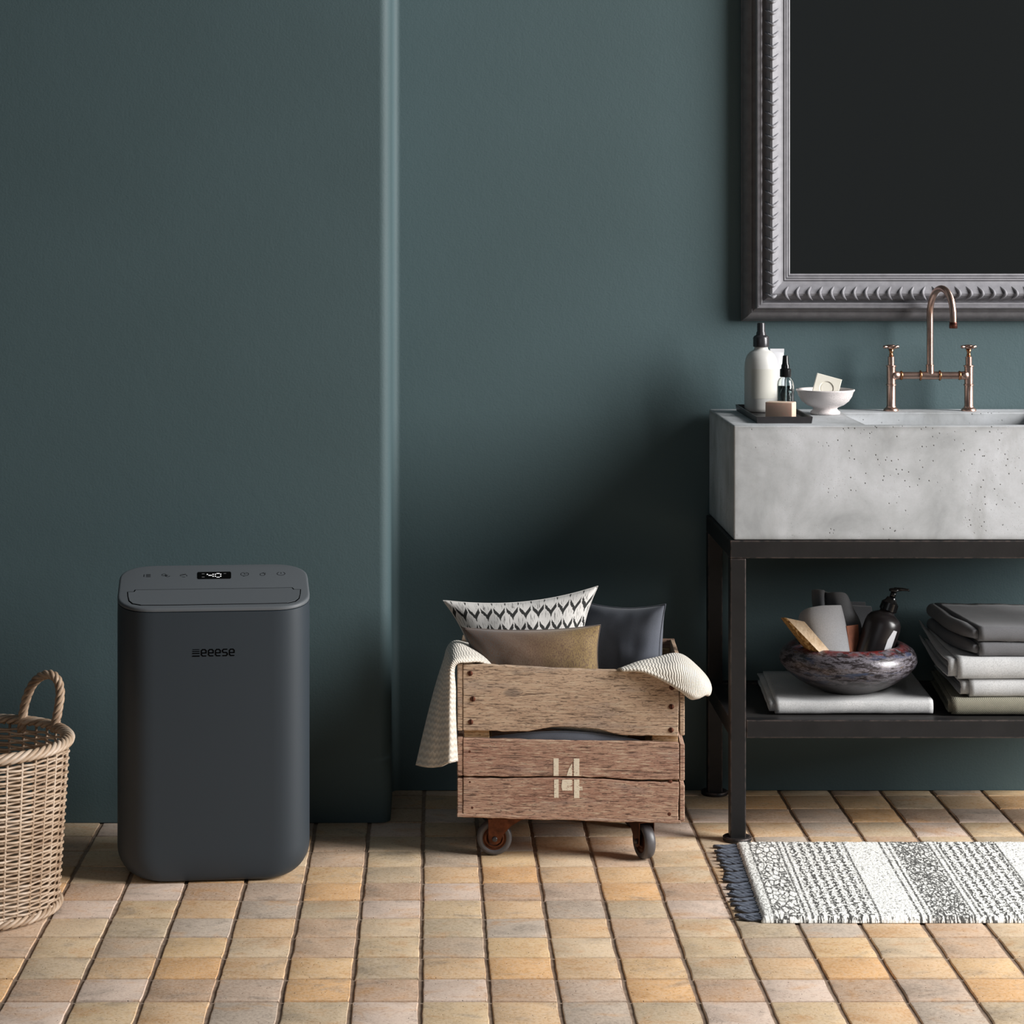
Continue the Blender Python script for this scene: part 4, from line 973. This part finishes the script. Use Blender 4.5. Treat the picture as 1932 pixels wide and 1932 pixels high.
# cloths and cards in the bowl
def sheet(name, grid, mat_, label, cat, th=.003, n=(36, 28), group=None):
    V, Fc, uv = cgrid([[P(*q) for q in r_] for r_ in grid], *n)
    cen = sum(V, Vector((0, 0, 0)))/len(V)
    o = root(name, cen, label, cat, group)
    k = mk('fabric' if cat != 'card' else 'sheet', (V, Fc), mat_, o, True, uv=uv, fix=False); solid(k, th, 0); return o
sheet('folded_cloth', [[(1512,1157,5.20),(1512,1156,5.16),(1524,1148,5.135),(1548,1143,5.13),(1570,1142,5.135),(1584,1142,5.15),(1586,1144,5.19)],
                       [(1510,1172,5.20),(1509,1172,5.16),(1522,1168,5.13),(1548,1166,5.122),(1574,1165,5.13),(1590,1166,5.15),(1592,1168,5.19)],
                       [(1520,1205,5.19),(1520,1206,5.155),(1533,1206,5.125),(1556,1206,5.118),(1582,1206,5.125),(1598,1206,5.145),(1600,1206,5.185)],
                       [(1535,1250,5.18),(1536,1252,5.15),(1548,1254,5.12),(1568,1254,5.115),(1592,1254,5.12),(1606,1252,5.14),(1608,1250,5.18)]], CLOTHG, 'light grey folded cloth standing in the dark bowl behind the soap', 'cloth', .004)
sheet('charcoal_cloth', [[(1533,1113,5.22),(1540,1112,5.20),(1552,1113,5.195),(1556,1116,5.215),(1563,1118,5.20),(1575,1117,5.19),(1590,1118,5.19),(1598,1124,5.20)],
                       [(1534,1140,5.22),(1541,1140,5.20),(1553,1140,5.193),(1558,1142,5.22),(1565,1144,5.20),(1580,1143,5.185),(1598,1144,5.185),(1610,1150,5.20)],
                       [(1545,1185,5.21),(1550,1185,5.195),(1562,1185,5.19),(1568,1185,5.21),(1578,1185,5.195),(1594,1184,5.18),(1612,1182,5.18),(1624,1182,5.195)],
                       [(1560,1250,5.20),(1565,1250,5.19),(1575,1250,5.185),(1580,1250,5.20),(1590,1250,5.19),(1602,1250,5.175),(1616,1250,5.175),(1628,1250,5.19)]], CLOTHD, 'charcoal rumpled cloth standing tallest at the back of the dark bowl', 'cloth', .004, (40, 56))
def card(name, quad, th, mat_, label, cat='card', r=.0008):
    a, b, c_, d_ = [P(*q) for q in quad]; nn = ((b-a).cross(d_-a)).normalized()*th
    V = [a, b, c_, d_, a+nn, b+nn, c_+nn, d_+nn]
    o = root(name, c_, label, cat); mk('sheet', bevel((V, [(0,1,2,3),(7,6,5,4),(0,4,5,1),(1,5,6,2),(2,6,7,3),(3,7,4,0)]), r, 1), mat_, o); return o
card('grey_box', [(1606,1143,5.235), (1645,1145,5.235), (1650,1250,5.235), (1606,1250,5.235)], .012, CLOTHD, 'dark grey flat box standing behind the black pump bottle in the bowl', 'box')
card('grey_card', [(1600,1135,5.262), (1633,1136,5.262), (1636,1250,5.255), (1600,1250,5.255)], .004, CLOTHD, 'thin dark grey card rising behind the flat grey box in the bowl')
card('terracotta_card', [(1597,1181,5.150), (1620,1178,5.165), (1622,1255,5.150), (1606,1255,5.135)], .004, TERRA, 'terracotta coloured card beside the black pump bottle in the bowl')
# wrapped soap
ws = root('wrapped_soap', P(1550, 1235, 5.09), 'beige wrapped soap loaf with an amber side, leaning left in the dark bowl', 'soap')
S0 = [P(1480,1165,5.075), P(1518,1173,5.065), P(1576,1240,5.075), P(1538,1240,5.085)]
S1 = [p+Vector((-.004, .030, -.006)) for p in S0]
def quadgrid(a, b, c_, d_, n=10, puff=0, nn=None):
    V = [((a*(1-j/n)+b*j/n)*(1-i/n)+(d_*(1-j/n)+c_*j/n)*i/n)+(nn*puff*math.sin(PI*j/n)*math.sin(PI*i/n) if nn else Vector((0,0,0))) for i in range(n+1) for j in range(n+1)]
    return V, [(i*(n+1)+j, i*(n+1)+j+1, (i+1)*(n+1)+j+1, (i+1)*(n+1)+j) for i in range(n) for j in range(n)]
a, b, c_, d_ = S0; mid = (a*.50+b*.50)+Vector((0, .0, -.0)); midb = d_*.45+c_*.55
ridge_t = a*.62+b*.38+Vector((0, -.010, -.006)); ridge_b = d_*.55+c_*.45+Vector((0, -.014, 0))
mk('wrapper', join(quadgrid(a*.9+b*.1, b, c_, ridge_b, 12), ([a, b, S1[1], S1[0]], [(0,1,2,3)]), ([b, c_, S1[2], S1[1]], [(0,1,2,3)]), ([S1[0], S1[1], S1[2], S1[3]], [(0,1,2,3)])), WRAP, ws, False)
mk('amber_side', join(quadgrid(a, a*.9+b*.1, ridge_b, d_, 12), ([a, d_, S1[3], S1[0]], [(0,1,2,3)])), CRUST, ws, False, label='dark amber side')

# ------------------------------------------------------------------ rug with tassels
rx0, ry0, ry1, rth, RXE = .6247, 4.408, 4.951, .0125, 1.72
rg_ = root('rug', (1.17, 4.68, 0), 'black and white patterned flatweave rug with slate tassels, in front of the vanity', 'rug')
nx, ny = 200, 100
def rtop(i, j):
    X_ = i/nx*(RXE-rx0); Y_ = j/ny
    ex = (.0025*noise.noise(Vector((0, Y_*40, 1))) if i == 0 else 0); ey = (.0018*noise.noise(Vector((X_*60, 0, 5+j))) if j in (0, ny) else 0)
    y = ry0+(ry1-ry0)*Y_+ey
    x = rx0+X_+ex+.0213*Y_
    e_ = min(1, min(i/nx*(RXE-rx0), j/ny*(ry1-ry0), (1-j/ny)*(ry1-ry0))/.010)
    z = .003+(rth-.003)*math.sqrt(max(0, 1-(1-e_)**2))+.0012*noise.noise(Vector((x*55, y*110, 0)))+.0007*noise.noise(Vector((x*190, y*190, 4)))
    return (x, y, max(z, .002)), (X_, Y_*(ry1-ry0))
V, uv = [], []
for j in range(ny+1):
    for i in range(nx+1):
        p_, q_ = rtop(i, j); V.append(p_); uv.append(q_)
Fc = [(j*(nx+1)+i, j*(nx+1)+i+1, (j+1)*(nx+1)+i+1, (j+1)*(nx+1)+i) for j in range(ny) for i in range(nx)]
bd = [i for i in range(nx+1)]+[(j)*(nx+1)+nx for j in range(1, ny+1)]+[ny*(nx+1)+i for i in range(nx-1, -1, -1)]+[j*(nx+1) for j in range(ny-1, 0, -1)]
n0 = len(V)
for i in bd: V.append((V[i][0], V[i][1], .0006)); uv.append(uv[i])
for q in range(len(bd)): Fc.append((bd[q], n0+q, n0+(q+1) % len(bd), bd[(q+1) % len(bd)]))
mk('woven_body', (V, Fc), RUG, rg_, True, uv=uv)
def tassel(sd):
    rnd = random.Random(sd); parts = []
    for q in range(4):
        o0 = (q-1.5)*.0028; pts = []
        tw = rnd.uniform(-1, 1)
        for i in range(9):
            t = i/8; pts.append((-.047*t*(1+rnd.uniform(-.03, .03)), o0*(1.5-1.1*t)+.0022*math.sin(t*6+q*1.7+tw), .0042+.0016*math.cos(t*7+q*1.9)))
        parts.append(tube(pts, [.0017+.0008*t for t in (.2, .6, .9, 1, 1, .9, .9, .8, .3)], 6))
    parts.append(lathe([(.001, -.004), (.0032, -.003), (.0036, 0), (.0032, .003), (.001, .004)], (-.038, 0, .0045), 8, axis='x'))
    return mesh('tassel', *join(*parts), FRINGE, True)
TS = [tassel(i) for i in range(4)]
NT_ = 21
for k in range(NT_):
    t = (k+.5)/NT_; link('tassel', TS[k % 4], parent=rg_, loc=Vector((rx0+.002+.0213*t, ry0+(ry1-ry0)*t, 0))-rg_.location, rot=(0, 0, random.uniform(-.22, .22)), scale=(random.uniform(.9, 1.12), 1.15, 1.0))
